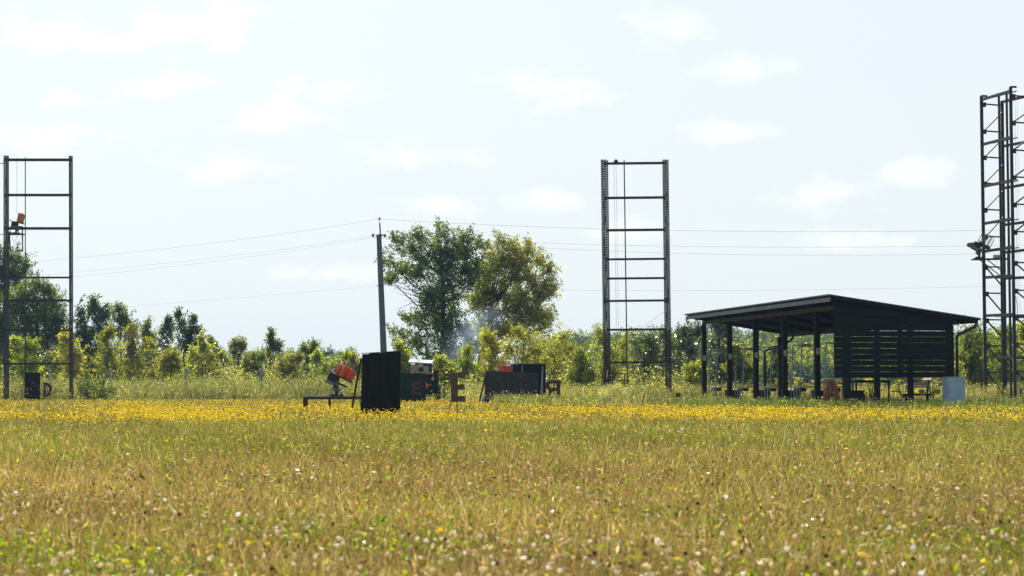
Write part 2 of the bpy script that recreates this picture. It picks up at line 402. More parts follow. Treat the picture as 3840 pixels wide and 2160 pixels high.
for a_ in (1.96, 3.30):
    m = MB(); m.bar(S(a_, 0.35, -0.1), S(a_, 0.35, roof_z(a_) - 0.1), 0.19, 0.17, up=SB); m.build('post', M['post_wood'], shed)
# slatted end wall
m = MB(); zb = 1.135; pitch = 0.2215; nboards = 14
def wallboard(a0, a1, z0, z1, off):
    # clipped under the slope of the roof
    lim0, lim1 = roof_z(a0) - 0.10, roof_z(a1) - 0.10
    if z0 > lim1 - 0.02:
        a1c = a1
        a1 = min(a1, (4.25 - 0.10 - z0 - 0.03) / 0.141)
        if a1 - a0 < 0.1: return
        lim1 = roof_z(a1) - 0.10
    t0, t1 = min(z1, lim0), min(z1, lim1)
    y0, y1 = 0.20 + off, 0.225 + off
    m.add([S(a0, y0, z0), S(a1, y0, z0), S(a1, y1, z0), S(a0, y1, z0), S(a0, y0, t0), S(a1, y0, t1), S(a1, y1, t1), S(a0, y1, t0)],
          [(3, 2, 1, 0), (4, 5, 6, 7), (0, 1, 5, 4), (1, 2, 6, 5), (2, 3, 7, 6), (3, 0, 4, 7)])
for k in range(nboards):
    z0 = zb + k * pitch
    gapL = 0.010 if 1 <= k <= 8 else 0.004
    gapR = (0.003 if k in (4, 5) else 0.007) if 1 <= k <= 9 else 0.004
    j1, j2 = random.uniform(-.004, .004), random.uniform(-.004, .004)
    wallboard(0.20, 2.78, z0 + (gapL if k else 0) + j1, z0 + pitch, random.uniform(0, 0.004))
    wallboard(2.78 + 0.012, 5.02, z0 + (gapR if k else 0) + j2 + 0.006, z0 + pitch + 0.006, random.uniform(0, 0.004))
m.build('end_wall', M['wall_wood'], shed)
m = MB(); m.bar(S(2.83, 0.185, 1.14), S(2.83, 0.185, roof_z(2.83) - 0.14), 0.21, 0.02, up=SB); m.build('cover_board', M['wall_wood'], shed)
m = MB(); m.bar(S(4.88, 0.34, 1.12), S(4.88, 0.34, 3.35), 0.3, 0.04, up=SB); m.build('corner_board', M['wall_wood'], shed)
# gutter and downpipes
m = MB(); prof = [(0.0, 0.0), (0.02, -0.06), (0.07, -0.085), (0.12, -0.06), (0.14, 0.0), (0.13, 0.0), (0.11, -0.05), (0.07, -0.075), (0.03, -0.05), (0.01, 0.0)]
g0 = S4(5.98, -0.03, 3.42)
m.prism([(x, z) for x, z in prof], g0, SA, (0, 0, 1), -(LEN - 0.05)); gut = m.build('gutter', M['galv'], shed)
def pipe(pts, r, name, mt, par, n=10): 
    mm = MB(); mm.tube(pts, r, n); return mm.build(name, mt, par, True)
pipe([S(5.92, .12, 3.38), S(5.92, .12, 3.22), S(5.84, .12, 3.08), S(5.16, .12, 2.78), S(5.10, .12, 2.70), S(5.10, .12, 0.2)], 0.055, 'downpipe', M['machine'], shed)
pipe([S4(5.9, LEN - .4, 3.3), S4(5.9, LEN - .4, 3.15), S4(5.75, LEN - .4, 3.0), S4(4.35, LEN - .4, 2.55), S4(4.3, LEN - .4, 2.4), S4(4.3, LEN - .4, 0.2)], 0.06, 'downpipe', M['machine'], shed)

# ---------------------------------------------------------------- towers of pallet racking
def lerp(a, b, t): return Vector(a) + (Vector(b) - Vector(a)) * t
def perforated(p0, p1, w, d, step, parent, m_=None, name='upright_column'):
    """C-shaped upright whose web has two rows of holes"""
    p0, p1 = Vector(p0), Vector(p1); mm = MB(); ax = (p1 - p0); L = ax.length; ax.normalize()
    x = Vector((1, 0, 0)); y = Vector((0, 1, 0)); st = w * 0.24
    for k in (-1, 0, 1):
        o_ = x * (k * (w - st) / 2); mm.bar(p0 + o_, p1 + o_, st if k else st * 1.25, 0.006, up=y)
    for k in (-1, 1):
        o_ = x * (k * w / 2) + y * (d / 2); mm.bar(p0 + o_, p1 + o_, 0.008, d, up=y)
    n = int(L / step)
    for i in range(n):
        c = p0 + ax * (i + 0.5) * step + y * 0.001
        mm.box(c, (w * 0.94, 0.005, step * 0.6))
    return mm.build(name, m_ or M['steel'], parent)
def solidcol(p0, p1, w, d, parent, name='upright_column', m_=None):
    mm = MB(); mm.bar(p0, p1, w, d, up=(0, 1, 0)); return mm.build(name, m_ or M['steel'], parent)

# middle tower -------------------------------------------------
YM = 93.0
mt = thing('racking_tower', 'tall narrow grey racking tower standing alone left of the shed, perforated uprights', 'tower', GX(2395, YM))
def tw(px, py, Y): return W(px, py, Y)
def col_ends(pxt, pyt, pxb, Y):
    t = W(pxt, pyt, Y); b0 = W(pxb, 1480, Y)
    k = (0 - t.z) / (b0.z - t.z); return lerp(t, b0, k), t
A0, A1 = col_ends(2259, 598, 2270, YM); B0, B1 = col_ends(2269, 598, 2281, YM + 1.3)
C0, C1 = col_ends(2490, 598, 2501, YM + 1.3); D0, D1 = col_ends(2501, 598, 2514, YM)
for p, q in ((A0, A1), (B0, B1), (C0, C1), (D0, D1)): perforated(p, q, 0.15, 0.09, 0.128, mt)
H = A1.z
def on(p0, p1, z): return lerp(p0, p1, (z - p0.z) / (p1.z - p0.z))
for py in (614, 743, 864, 973, 1045, 1129, 1237, 1360):
    z = W(2395, py, YM + 1.3).z
    th = 0.13 if py in (614, 743, 864) else 0.11
    mm = MB(); a, b_ = on(B0, B1, z), on(C0, C1, z + 0.03); mm.bar(a + Vector((0.02, -0.06, 0)), b_ + Vector((-0.02, -0.06, 0)), 0.05, th)
    mm.bar(a + Vector((0.02, -0.09, th * .28)), b_ + Vector((-0.02, -0.09, th * .28)), 0.02, th * .2)
    for e in (a, b_): mm.box(e + Vector((0, -0.075, 0)), (0.1, 0.012, 0.2))
    mm.build('cross_beam', M['beam_steel'], mt)
for (p0, p1, q0, q1) in ((A0, A1, B0, B1), (D0, D1, C0, C1)):
    mm = MB(); z = 0.6; flip = False
    while z < H - 1.3:
        a, b_ = on(p0, p1, z), on(q0, q1, z + 1.15)
        if flip: a, b_ = on(q0, q1, z), on(p0, p1, z + 1.15)
        mm.bar(a, b_, 0.035); mm.bar(on(p0, p1, z), on(q0, q1, z), 0.035); z += 1.2; flip = not flip
    mm.build('lattice_bracing', M['beam_steel'], mt)
for pxt, pxb in ((2278, 2289), (2340.5, 2353)):
    b0, t0 = col_ends(pxt, 601, pxb, YM - 0.15); mm = MB(); mm.tube([b0, t0], 0.03, 8); mm.build('guide_rail', M['steel'], mt)
mm = MB(); mm.bar(W(2345, 1490, YM - .25), W(2512, 1487, YM - .25), 0.16, 0.10); mm.build('base_beam', M['beam_steel'], mt)
for p in (A0, B0, C0, D0):
    mm = MB(); mm.box(p + Vector((0, 0, 0.09)), (0.4, 0.35, 0.18)); mm.build('footing', M['concrete'], mt)
mm = MB(); tz = W(2310, 606, YM + 1.2); mm.lathe([(0.07, -0.02), (0.09, -0.01), (0.09, 0.01), (0.07, 0.02)], tz + Vector((0, 0, .03)), (0, 1, 0), 12); mm.box(tz - Vector((0, 0, .02)), (0.25, .05, .06)); mm.build('pulley', M['steel'], mt)
for dx in (-4, 4):
    mm = MB(); mm.tube([W(2306 + dx, 612, YM + .9), W(2312 + dx, 1000, YM + .9), W(2318 + dx, 1400, YM + .9)], 0.006, 4); mm.build('hoist_cable', M['wire'], mt)
mm = MB(); mm.tube([W(2496, 1165, YM), W(2440, 1205, YM), W(2400, 1230, YM), W(2378, 1255, YM), W(2362, 1300, YM)], 0.006, 4); mm.build('loose_cable', M['wire'], mt)
# lift cradle of the middle tower, parked at the bottom
YL = YM - 0.5
lc = thing('lift_cradle', 'small black steel cradle parked at the foot of the racking tower beside the shed', 'lift platform', GX(2320, YL))
mm = MB(); mm.bar(W(2252, 1427, YL), W(2362, 1427, YL), 0.5, 0.05); mm.build('platform', M['steel'], lc)
for a, b_ in (((2296, 1401), (2296, 1455)), ((2343, 1401), (2344, 1478)), ((2311, 1429), (2306, 1450)), ((2353, 1429), (2347, 1478))):
    mm = MB(); mm.bar(W(*a, YL), W(*b_, YL), 0.05); mm.build('strut', M['steel'], lc)
mm = MB(); mm.bar(W(2290, 1401, YL), W(2348, 1401, YL), 0.04); mm.build('top_rail', M['steel'], lc)
mm = MB()
for k in range(6):
    x0 = 2256 + k * 5; mm.tube([W(x0, 1429, YL), W(x0 - 1, 1445 + k % 3 * 6, YL), W(x0 + 2, 1462, YL)], 0.012, 5)
mm.build('cables', M['wire'], lc)

# left tower ---------------------------------------------------
YLT = 110.0
lt = thing('racking_tower', 'tall black racking tower at the left edge with a clay thrower part way up', 'tower', GX(140, YLT))
A0, A1 = col_ends(18.5, 583, 18.5, YLT); B0, B1 = col_ends(27, 583, 28, YLT + 1.0)
C0, C1 = col_ends(261, 584, 263, YLT + 1.2); D0, D1 = col_ends(266, 584, 268, YLT)
perforated(A0, A1, 0.17, 0.09, 0.105, lt); perforated(B0, B1, 0.15, 0.09, 0.105, lt); perforated(D0, D1, 0.17, 0.1, 0.105, lt)
solidcol(C0, C1, 0.08, 0.08, lt)
for py, th in ((600, .17), (732, .16), (857, .16), (1041, .11), (1127, .12), (1239, .11), (1364, .11)):
    z = W(140, py, YLT).z; a, b_ = on(A0, A1, z), on(D0, D1, z)
    mm = MB(); mm.bar(a + Vector((0.05, -0.07, 0)), b_ + Vector((-0.05, -0.07, 0)), 0.05, th)
    mm.bar(a + Vector((0.05, -0.10, th * .3)), b_ + Vector((-0.05, -0.10, th * .3)), 0.02, th * .2)
    for e in (a, b_): mm.box(e + Vector((0, -0.09, 0)), (0.12, 0.012, 0.24))
    mm.build('cross_beam', M['beam_steel'] if th > .13 else M['steel'], lt)
for (p0, p1, q0, q1) in ((A0, A1, B0, B1), (D0, D1, C0, C1)):
    mm = MB(); z = 0.7
    while z < A1.z - 1.3: mm.bar(on(p0, p1, z), on(q0, q1, z + 1.1), 0.03); mm.bar(on(p0, p1, z), on(q0, q1, z), 0.03); z += 1.2
    mm.build('lattice_bracing', M['steel'], lt)
for px_ in (31, 95):
    b0, t0 = col_ends(px_, 591, px_, YLT - .15); mm = MB(); mm.tube([b0, t0], 0.03, 8); mm.build('guide_rail', M['steel'], lt)
for py in (613, 879):
    mm = MB(); mm.bar(W(-60, py, YLT), W(18, py, YLT), 0.04); mm.build('stay_bar', M['steel'], lt)
mm = MB(); mm.tube([W(63, 590, YLT), W(63, 800, YLT - .1)], 0.008, 4); mm.build('hoist_cable', M['wire'], lt)
YP = YLT - 0.55
lp = thing('lift_cradle', 'black steel cradle hanging part way up the left racking tower under a clay thrower', 'lift platform', W(58, 942, YP))
mm = MB(); mm.bar(W(30, 878, YP), W(87, 878, YP), 0.7, 0.07); mm.build('platform', M['steel'], lp)
for a, b_, w_ in (((35, 881), (39, 942), .07), ((84, 862), (85, 942), .06), ((39, 862), (39, 875), .03)):
    mm = MB(); mm.bar(W(*a, YP), W(*b_, YP), w_); mm.build('strut', M['steel'], lp)
mm = MB(); mm.bar(W(37, 942, YP), W(87, 942, YP), 0.05); mm.build('bottom_rail', M['steel'], lp)
mm = MB()
for x0, x1, dp in ((44, 62, 22), (46, 64, 26), (65, 83, 24)):
    mm.tube([W(x0 + (x1 - x0) * t / 6, 883 + dp * (1 - (t / 3 - 1) ** 2), YP) for t in range(7)], 0.006, 4)
mm.build('cables', M['wire'], lp)
mm = MB(); mm.box(W(38, 872, YP), (0.16, .14, .08)); tag(mm.build('junction_box', M['machine_grey'], lp))

# right tower --------------------------------------------------
YA = 93.0; YD = YA * 0.969
rt = thing('lattice_tower', 'tallest dark steel lattice tower at the right edge behind the shed', 'tower', GX(3740, YA))
A0, A1 = col_ends(3681, 360, 3697, YA); D0, D1 = col_ends(3790.5, 326, 3808, YD)
Bp0, Bp1 = col_ends(3758.5, 378, 3772, YA + .75); E0, E1 = col_ends(3896, 352, 3912, YD + .75)
P10, P11 = col_ends(3745.5, 351, 3762, YA - 1.6); P20, P21 = col_ends(3774.5, 343, 3792, YA - 2.4)
for p, q, w_ in ((A0, A1, .15), (Bp0, Bp1, .15), (D0, D1, .14), (E0, E1, .15)):
    mm = MB(); mm.bar(p + Vector((0, 0, -.05)), q, w_, 0.012, up=(0, 1, 0)); mm.bar(p + Vector((w_ * .45, .05, 0)), q + Vector((w_ * .45, .05, 0)), 0.014, .1, up=(0, 1, 0)); mm.bar(p + Vector((-w_ * .45, .05, 0)), q + Vector((-w_ * .45, .05, 0)), 0.014, .1, up=(0, 1, 0))
    mm.build('upright_column', M['steel'], rt)
for p, q in ((P10, P11), (P20, P21)): solidcol(p, q, 0.10, 0.08, rt, 'guide_rail')
for q in (A1, D1):
    mm = MB(); mm.box(q + Vector((0.12, 0, 0)), (0.32, 0.06, 0.09)); mm.build('top_bracket', M['steel'], rt)
for ya, yd in ((374, 341), (542, 515), (700, 676), (839, 820), (943, 926), (1041, 1034), (1184, 1179), (1341, 1339)):
    for off, par in ((0, 0), (.75, 1)):
        a = on(A0, A1, W(3690, ya, YA).z) + Vector((0.02, off - .06, 0)); b_ = on(D0, D1, W(3800, yd, YD).z) + Vector((0.0, off - .06, 0))
        if off: a = on(Bp0, Bp1, a.z) + Vector((0, -.05, 0)); b_ = on(E0, E1, b_.z) + Vector((0, -.05, 0))
        mm = MB(); mm.bar(a, b_, 0.05, 0.14); mm.build('cross_beam', M['steel'], rt)
    a = on(A0, A1, W(3690, ya, YA).z - .06); b_ = on(D0, D1, W(3800, yd, YD).z - .06)
    mm = MB(); mm.bar(lerp(a, b_, .5) + Vector((-.1, .3, 0)), lerp(a, b_, 1.25) + Vector((0, .35, 0)), 0.04, 0.05); mm.build('tie_bar', M['steel'], rt)
l1 = [389, 490, 588, 686, 785, 886, 1000, 1099, 1199, 1297, 1397]; l2 = [358, 458, 562, 663, 765, 868, 984, 1088, 1190, 1290, 1394]
for lv, (p0, p1, q0, q1), pxx, YY in ((l1, (A0, A1, Bp0, Bp1), 3690, YA), (l2, (D0, D1, E0, E1), 3800, YD)):
    for i, py in enumerate(lv):
        z = W(pxx, py, YY).z; a = on(p0, p1, z); b_ = on(q0, q1, z + .02)
        mm = MB(); mm.bar(a, b_, 0.05, 0.07); mm.build('brace', M['steel'], rt)
        mm = MB(); mm.box(a + Vector((0.14, -.005, -.05)), (0.16, 0.012, 0.24)); mm.build('gusset_plate', M['steel'], rt)
        if i < 6:
            if i: mm = MB(); mm.bar(a + Vector((.16, 0, .05)), on(q0, q1, W(pxx, lv[i - 1], YY).z - .3), 0.05, 0.06); mm.build('brace', M['steel'], rt)
        else:
            zn = W(pxx, lv[i + 1], YY).z if i + 1 < len(lv) else 0.05
            mm = MB(); mm.bar(a + Vector((.16, 0, -.1)), on(q0, q1, zn + .25), 0.05, 0.06); mm.build('brace', M['steel'], rt)
mm = MB(); mm.bar(W(3740, 1494, YA - .4), W(3780, 1493, YA - .4), 0.3, .05); mm.build('base_plate', M['steel'], rt)
for dx, w_ in ((0, .006), (9, .005)):
    mm = MB(); mm.tube([W(3806 + dx, 372, YD - .3), W(3812 + dx, 900, YD - .3), W(3820 + dx, 1400, YD - .3)], w_, 4); mm.build('hoist_cable', M['wire'], rt)
mm = MB(); mm.tube([W(3809, 1110, YD - .3), W(3815, 1150, YD - .3), W(3817, 1280, YD - .3), W(3820, 1400, YD - .3)], 0.012, 5); mm.build('hoist_cable', M['wire'], rt)
YQ = YA - 0.7
rp = thing('lift_cradle', 'black bracketed cradle carrying a thrower on the right lattice tower', 'lift platform', W(3715, 972, YQ))
mm = MB(); mm.bar(W(3646, 973, YQ), W(3779, 971, YQ), 0.6, 0.06); mm.build('platform', M['steel'], rp)
for a, b_ in (((3675, 975), (3756, 1038)), ((3704, 975), (3770, 1027)), ((3778, 938), (3779, 1030))):
    mm = MB(); mm.bar(W(*a, YQ), W(*b_, YQ), 0.045); mm.build('strut', M['steel'], rp)
mm = MB(); mm.tube([W(3688, 975, YQ - .1), W(3690, 990, YQ - .1), W(3700, 1012, YQ - .1), W(3711, 1008, YQ - .1)], 0.008, 4)
mm.tube([W(3738, 975, YQ - .1), W(3740, 998, YQ - .1)], 0.006, 4); mm.build('cables', M['wire'], rp)
mm = MB(); mm.box(W(3739, 962.5, YQ), (0.34, .22, .14)); mm.box(W(3739, 956.8, YQ), (0.36, .24, .012))
tag(mm.build('battery_box', M['roof_white']), 'small pale grey box on the cradle of the right lattice tower', 'box')
cb = thing('control_box', 'grey electric box with hanging cables at the foot of the right tower', 'electric box', GX(3825, YD - .5))
mm = MB(); mm.box(W(3827, 1467, YD - .5), (0.17, .14, .26)); mm.box(W(3827, 1456.5, YD - .5), (0.19, .16, .015)); mm.build('housing', M['machine_grey'], cb)
mm = MB(); mm.bar(W(3827, 1478, YD - .5), GX(3827, YD - .5), .06); mm.build('stand', M['steel'], cb)
mm = MB()
for k in range(5): mm.tube([W(3812 + k * 3, 1405, YD - .5), W(3810 + k * 4, 1430 + 3 * k, YD - .5), W(3813 + k * 4, 1460, YD - .5)], 0.01, 5)
mm.build('cables', M['wire'], cb)

# ---------------------------------------------------------------- clay throwers
def thrower(name, label, base, tilt, clay, fill=0.30, arm='narrow', scale=1.0, mirror=1, nst=8, missing=(), rad=.2):
    """base: foot of the stand; tilt: lean of the carousel axis to the right, in degrees"""
    base = Vector(base); t = thing(name, label, 'clay thrower', base, 'clay pigeon throwers')
    q = Matrix.Rotation(R(tilt * mirror), 3, 'Y')
    def L(x, y, z): return base + Vector((x * mirror, y, z)) * scale
    hub = L(0.06, 0, 0.52)
    def T(x, y, z): return hub + q @ (Vector((x * mirror, y, z)) * scale)
    ax = q @ Vector((0, 0, 1))
    s_ = scale
    mm = MB(); mm.box(L(0, 0, 0.015), (.34 * s_, .26 * s_, .03 * s_)); mm.tube([L(0, 0, 0.02), L(0.01, 0, .2), L(0.0, 0, .32)], [.055 * s_, .05 * s_, .06 * s_], 10)
    mm.box(L(-.09, 0, .04), (.08 * s_, .2 * s_, .05 * s_)); mm.box(L(.12, 0, .04), (.07 * s_, .1 * s_, .06 * s_)); mm.build('stand', M['machine'], t)
    mm = MB(); mm.box(T(-.10, 0, -.16), (.30 * s_, .22 * s_, .26 * s_), q); mm.box(T(-.12, 0, -.03), (.26 * s_, .26 * s_, .08 * s_), q)
    mm.bar(T(.02, -.08, -.16), T(.34, -.10, -.14), .05 * s_, .05 * s_); mm.build('body', M['machine'], t)
    mm = MB(); mm.box(T(-.12, -.135, -.24), (.26 * s_, .05 * s_, .09 * s_), q)
    for kx in (-.19, -.12, -.05): mm.lathe([(.026 * s_, 0), (.026 * s_, .02 * s_)], T(kx, -.16, -.24), (0, -1, 0), 10)
    mm.build('bracket', M['machine_grey'], t)
    mm = MB(); mm.lathe([(.03 * s_, 0), (.065 * s_, .01 * s_), (.065 * s_, .17 * s_), (.03 * s_, .18 * s_)], T(-.02, -.02, -.33), q @ Vector((mirror, 0, -.1)), 14); mm.build('motor', M['machine_grey'], t, True)
    mm = MB(); mm.tube([T(-.02, -.15, -.12), T(.14, -.16, -.26)], [.03 * s_, .022 * s_], 10); mm.tube([T(.14, -.16, -.26), T(.2, -.16, -.32)], .008 * s_, 6); mm.build('spring_tube', M['tan_rubber'], t)
    mm = MB(); mm.lathe([(.04 * s_, -.03 * s_), (.30 * s_, -.02 * s_), (.31 * s_, 0), (.30 * s_, .02 * s_), (.04 * s_, .025 * s_)], T(.10, 0, .02), ax, 28); mm.build('turntable', M['machine'], t)
    mm = MB()
    if arm == 'narrow':
        mm.add([T(-.2, -.12, -.01), T(-.2, .1, -.01), T(-.62, .03, .12), T(-.62, -.05, .12), T(-.2, -.12, .03), T(-.2, .1, .03), T(-.62, .03, .135), T(-.62, -.05, .135)],
               [(0, 1, 2, 3), (7, 6, 5, 4), (0, 4, 5, 1), (1, 5, 6, 2), (2, 6, 7, 3), (3, 7, 4, 0)])
    else:
        pts = [(-.02, -.08), (-.20, -.13), (-.38, -.14), (-.50, -.10), (-.55, -.03), (-.53, .04), (-.45, .08), (-.3, .09), (-.02, .08)]
        mm.prism([(x * s_ * mirror, z * s_) for x, z in pts], hub + Vector((0, -.06, .0)), (1, 0, 0), (0, .35, .94), .02)
    mm.build('throwing_arm', M['tan_rubber'], t)
    k2 = 0
    for k in range(nst):
        a = 2 * math.pi * k / nst + .3; cx, cy = .10 + rad * math.cos(a), rad * math.sin(a)
        if k in missing: h = 0.0
        else: h = fill * (1.0 if k % 3 else .93)
        if h > 0:
            mm = MB(); prof = []; nd = 9
            for j in range(nd):
                z0 = .03 + h * j / nd; z1 = .03 + h * (j + 1) / nd
                prof += [(.071 * s_, z0 * s_), (.071 * s_, (z0 * .4 + z1 * .6) * s_), (.065 * s_, z1 * s_)]
            mm.lathe(prof, T(cx, cy, 0), ax, 14); mm.build('clay_stack', clay, t)
        mm = MB()
        for j in range(3):
            a2 = a + 2.1 * j; dx, dy = .074 * math.cos(a2), .074 * math.sin(a2)
            mm.tube([T(cx + dx, cy + dy, .02), T(cx + dx, cy + dy, .44)], .0075 * s_, 4)
        mm.build('magazine_rods', M['machine_grey'], t)
    mm = MB(); n = 24
    mm.tube([T(.10 + rad * math.cos(2 * math.pi * k / n), rad * math.sin(2 * math.pi * k / n), .46) for k in range(n + 1)], .008 * s_, 5); mm.build('top_ring', M['tan_rubber'], t)
    return t
Y1 = 57.5
b1 = W(1262, 1486, Y1)
thrower('clay_thrower', 'clay thrower with full red-orange stacks beside the tall plank screen', b1, 28, M['clay'], scale=1.16, nst=6, rad=.185)
fr = thing('steel_frame', 'low steel frame carrying the red stacked clay thrower in yellow flowers', 'stand', GX(1250, Y1))
zt = b1.z - 0.005
xl, xr = W(1141, 1486, Y1).x, W(1372, 1486, Y1).x
for nm, a, b_ in (('side_rail', (xl, Y1 - .32), (xr, Y1 - .32)), ('side_rail', (xl, Y1 + .32), (xr, Y1 + .32)), ('cross_rail', (xl + .04, Y1 - .29), (xl + .04, Y1 + .29)),
                  ('cross_rail', (b1.x, Y1 - .29), (b1.x, Y1 + .29)), ('cross_rail', (xr - .04, Y1 - .29), (xr - .04, Y1 + .29))):
    mm = MB(); mm.bar((a[0], a[1], zt - .045), (b_[0], b_[1], zt - .045), .06, .08); mm.build(nm, M['steel'], fr)
for x, y in ((xl + .04, Y1 - .32), (xl + .04, Y1 + .32), (xr - .04, Y1 - .32), (xr - .04, Y1 + .32), ((xl + xr) / 2 - .2, Y1 + .32)):
    mm = MB(); mm.bar((x, y, -.05), (x, y, zt - .085), .07); mm.build('leg', M['rust'], fr)
mm = MB(); mm.box((b1.x - .3, Y1, zt - .002), (1.3, .5, .012)); mm.build('top_plate', M['machine_grey'], fr)
mm = MB(); mm.tube([W(1185, 1483, Y1 - .1), W(1215, 1480, Y1 - .1), W(1245, 1473, Y1 - .1), W(1256, 1470, Y1)], .01, 5)
tag(mm.build('power_cable', M['wire']), 'thin black cable running along the low steel frame to the thrower', 'cable')
mm = MB(); mm.tube([W(1318, 1488, Y1 - .3), W(1335, 1487, Y1 - .32), W(1345, 1492, Y1 - .34), W(1351, 1510, Y1 - .36), W(1353, 1528, Y1 - .36)], .014, 6)
tag(mm.build('power_cable', M['wire']), 'black cable looping off the low frame behind the plank screen', 'cable')
thrower('clay_thrower', 'clay thrower with amber stacks raised on the left racking tower', W(60, 876, YP), 12, M['clay_amber'], fill=.46, scale=1.22, rad=.105, nst=5)
thrower('clay_thrower', 'bluish clay thrower with broad tan arm, nearly empty, on the right tower', W(3672, 969, YQ), 30, M['clay_yellow'], fill=.07, arm='wide', scale=1.3, missing=(0, 3, 5, 6))
Y3 = 82.5
thrower('clay_thrower', 'clay thrower half hidden behind the grey scratched shield, red stacks showing', W(1880, 1372, Y3) - Vector((0, 0, 0.90)), 4, M['clay'], fill=.25, scale=1.15)
Y3b = W(1886, 1372, Y3).z - 0.90
ps = thing('steel_frame', 'steel frame behind the grey shield holding a half hidden thrower', 'stand', GX(1886, Y3))
mm = MB(); mm.box((W(1886, 1372, Y3).x, Y3, Y3b - .04), (.9, .6, .07)); mm.build('top_plate', M['steel'], ps)
for dx in (-.35, .35):
    for dy in (-.22, .22):
        mm = MB(); mm.bar((W(1886, 1372, Y3).x + dx, Y3 + dy, -.05), (W(1886, 1372, Y3).x + dx, Y3 + dy, Y3b - .07), .05); mm.build('leg', M['steel'], ps)

# ---------------------------------------------------------------- screens and shields
YS = 49.4
ts = thing('plank_screen', 'tall black screen of upright planks standing in yellow flowers in front of the thrower', 'screen', GX(1428, YS))
mm = MB(); npl = 11
tl, tr, bl, br = W(1358, 1327, YS), W(1503, 1318, YS + .35), W(1351, 1543, YS - .1), W(1500, 1534, YS + .3)
for p in (bl, br): p.z = -0.05
yv = Vector((0.1, 1, 0)).normalized()
for k in range(npl):
    t0 = k / npl + 0.001; t1 = (k + 1) / npl - 0.001; j = random.uniform(-.004, .004); jz = random.uniform(-.012, .012)
    q = [lerp(bl, br, t0), lerp(bl, br, t1), lerp(tl, tr, t1) + Vector((0, 0, jz)), lerp(tl, tr, t0) + Vector((0, 0, jz))]
    q = [p + yv * j for p in q]; mm.add(q + [p + yv * .025 for p in q], [(0, 1, 2, 3), (7, 6, 5, 4), (0, 4, 5, 1), (1, 5, 6, 2), (2, 6, 7, 3), (3, 7, 4, 0)])
mm.build('plank_panel', M['black_wood'], ts)
mm = MB(); mm.bar(lerp(tl, tr, 0) + Vector((-.01, .03, .012)), tr + Vector((.01, .03, .014)), .1, .02); mm.build('top_cap', M['beam_wood'], ts)
for z in (.4, 1.3): mm = MB(); mm.bar((bl.x + .03, bl.y + .07, z), (br.x - .03, br.y + .07, z), .05, .09); mm.build('batten', M['black_wood'], ts)
mm = MB(); mm.tube([W(1355, 1345, YS + .3), W(1338, 1430, YS + .5), W(1321, 1528, YS + .9)], .028, 6); mm.build('prop', M['rust'], ts)

YG = 92.0
gs = thing('board_screen', 'low dark green board screen behind a letter E, hiding the lower half of the loader', 'screen', GX(1540, YG))
mm = MB(); x0, x1 = W(1462, 1400, YG).x, W(1597, 1400, YG).x; ztp = W(1540, 1398, YG).z
for k in range(12):
    a, c = x0 + (x1 - x0) * k / 12 + .0015, x0 + (x1 - x0) * (k + 1) / 12 - .0015
    mm.box(((a + c) / 2, YG + random.uniform(-.004, .004), ztp / 2 - .02 + random.uniform(-.006, .006)), (c - a, .025, ztp))
mm.build('board_panel', M['green_boards'], gs)
for z in (.4, ztp - .2): mm = MB(); mm.box(((x0 + x1) / 2, YG + .05, z), (x1 - x0, .05, .08)); mm.build('batten', M['green_boards'], gs)
for x in (x0 + .1, x1 - .1): mm = MB(); mm.bar((x, YG + .07, ztp - .3), (x, YG + .9, -.03), .05); mm.build('prop', M['rust'], gs)

YH = 79.0
sh = thing('shield', 'grey scratched rubber shield panel standing in the middle of the field', 'shield', GX(1915, YH))
c = [W(1820, 1391, YH), W(2019, 1398, YH), W(2017, 1500, YH), W(1818, 1505, YH)]; c[2].z = c[3].z = -.03
mm = MB(); mm.add(c + [p + Vector((0, .035, 0)) for p in c], [(3, 2, 1, 0), (4, 5, 6, 7), (0, 1, 5, 4), (1, 2, 6, 5), (2, 3, 7, 6), (3, 0, 4, 7)]); shp = mm.build('shield_panel', M['shield'], sh)
mm = MB()    # scuffs and scratches, proud by a couple of millimetres
for k in range(60):
    u, v = rng.beta(2.2, 2, 1)[0], rng.beta(2.4, 1.8, 1)[0]
    p = lerp(lerp(c[3], c[2], u), lerp(c[0], c[1], u), .15 + .82 * v) + Vector((0, -.003, 0)); a = rng.uniform(-.9, .9); l = rng.uniform(.04, .17)
    mm.bar(p - Vector((math.cos(a), 0, math.sin(a))) * l / 2, p + Vector((math.cos(a), 0, math.sin(a))) * l / 2, .003, rng.uniform(.005, .016))
mm.build('scratch_pattern', M['scuff'], shp)
mm = MB(); mm.bar(lerp(c[0], c[1], .5) + Vector((0, -.004, 0)), lerp(c[3], c[2], .5) + Vector((0, -.004, 0)), .012, .006, up=(0, 1, 0)); mm.build('seam', M['ink'], shp)
mm = MB(); mm.bar(W(1821, 1410, YH), W(1798, 1506, YH - .3), .05, .06); mm.build('prop', M['letter'], sh)
mm = MB(); mm.bar(c[0] + Vector((0, .07, -.1)), c[3] + Vector((0, .07, 0)), .05); mm.build('frame_post', M['galv'], sh)
bs = MB(); bs.add([W(1819, 1480, YH - .1), W(1805, 1497, YH - .15), W(1803, 1503, YH - .2), W(1819, 1507, YH - .1), W(1819, 1480, YH - .08), W(1805, 1497, YH - .13), W(1803, 1503, YH - .18), W(1819, 1507, YH - .08)],
                  [(0, 1, 2, 3), (7, 6, 5, 4), (0, 4, 5, 1), (1, 5, 6, 2), (2, 6, 7, 3), (3, 7, 4, 0)])
tag(bs.build('plastic_sheet', M['blue_sheet']), 'scrap of pale blue sheet leaning on the left end of the grey shield', 'sheet')
YK = 84.0
bk = thing('board_screen', 'black board screen with metal posts standing behind the grey shield', 'screen', GX(1980, YK))
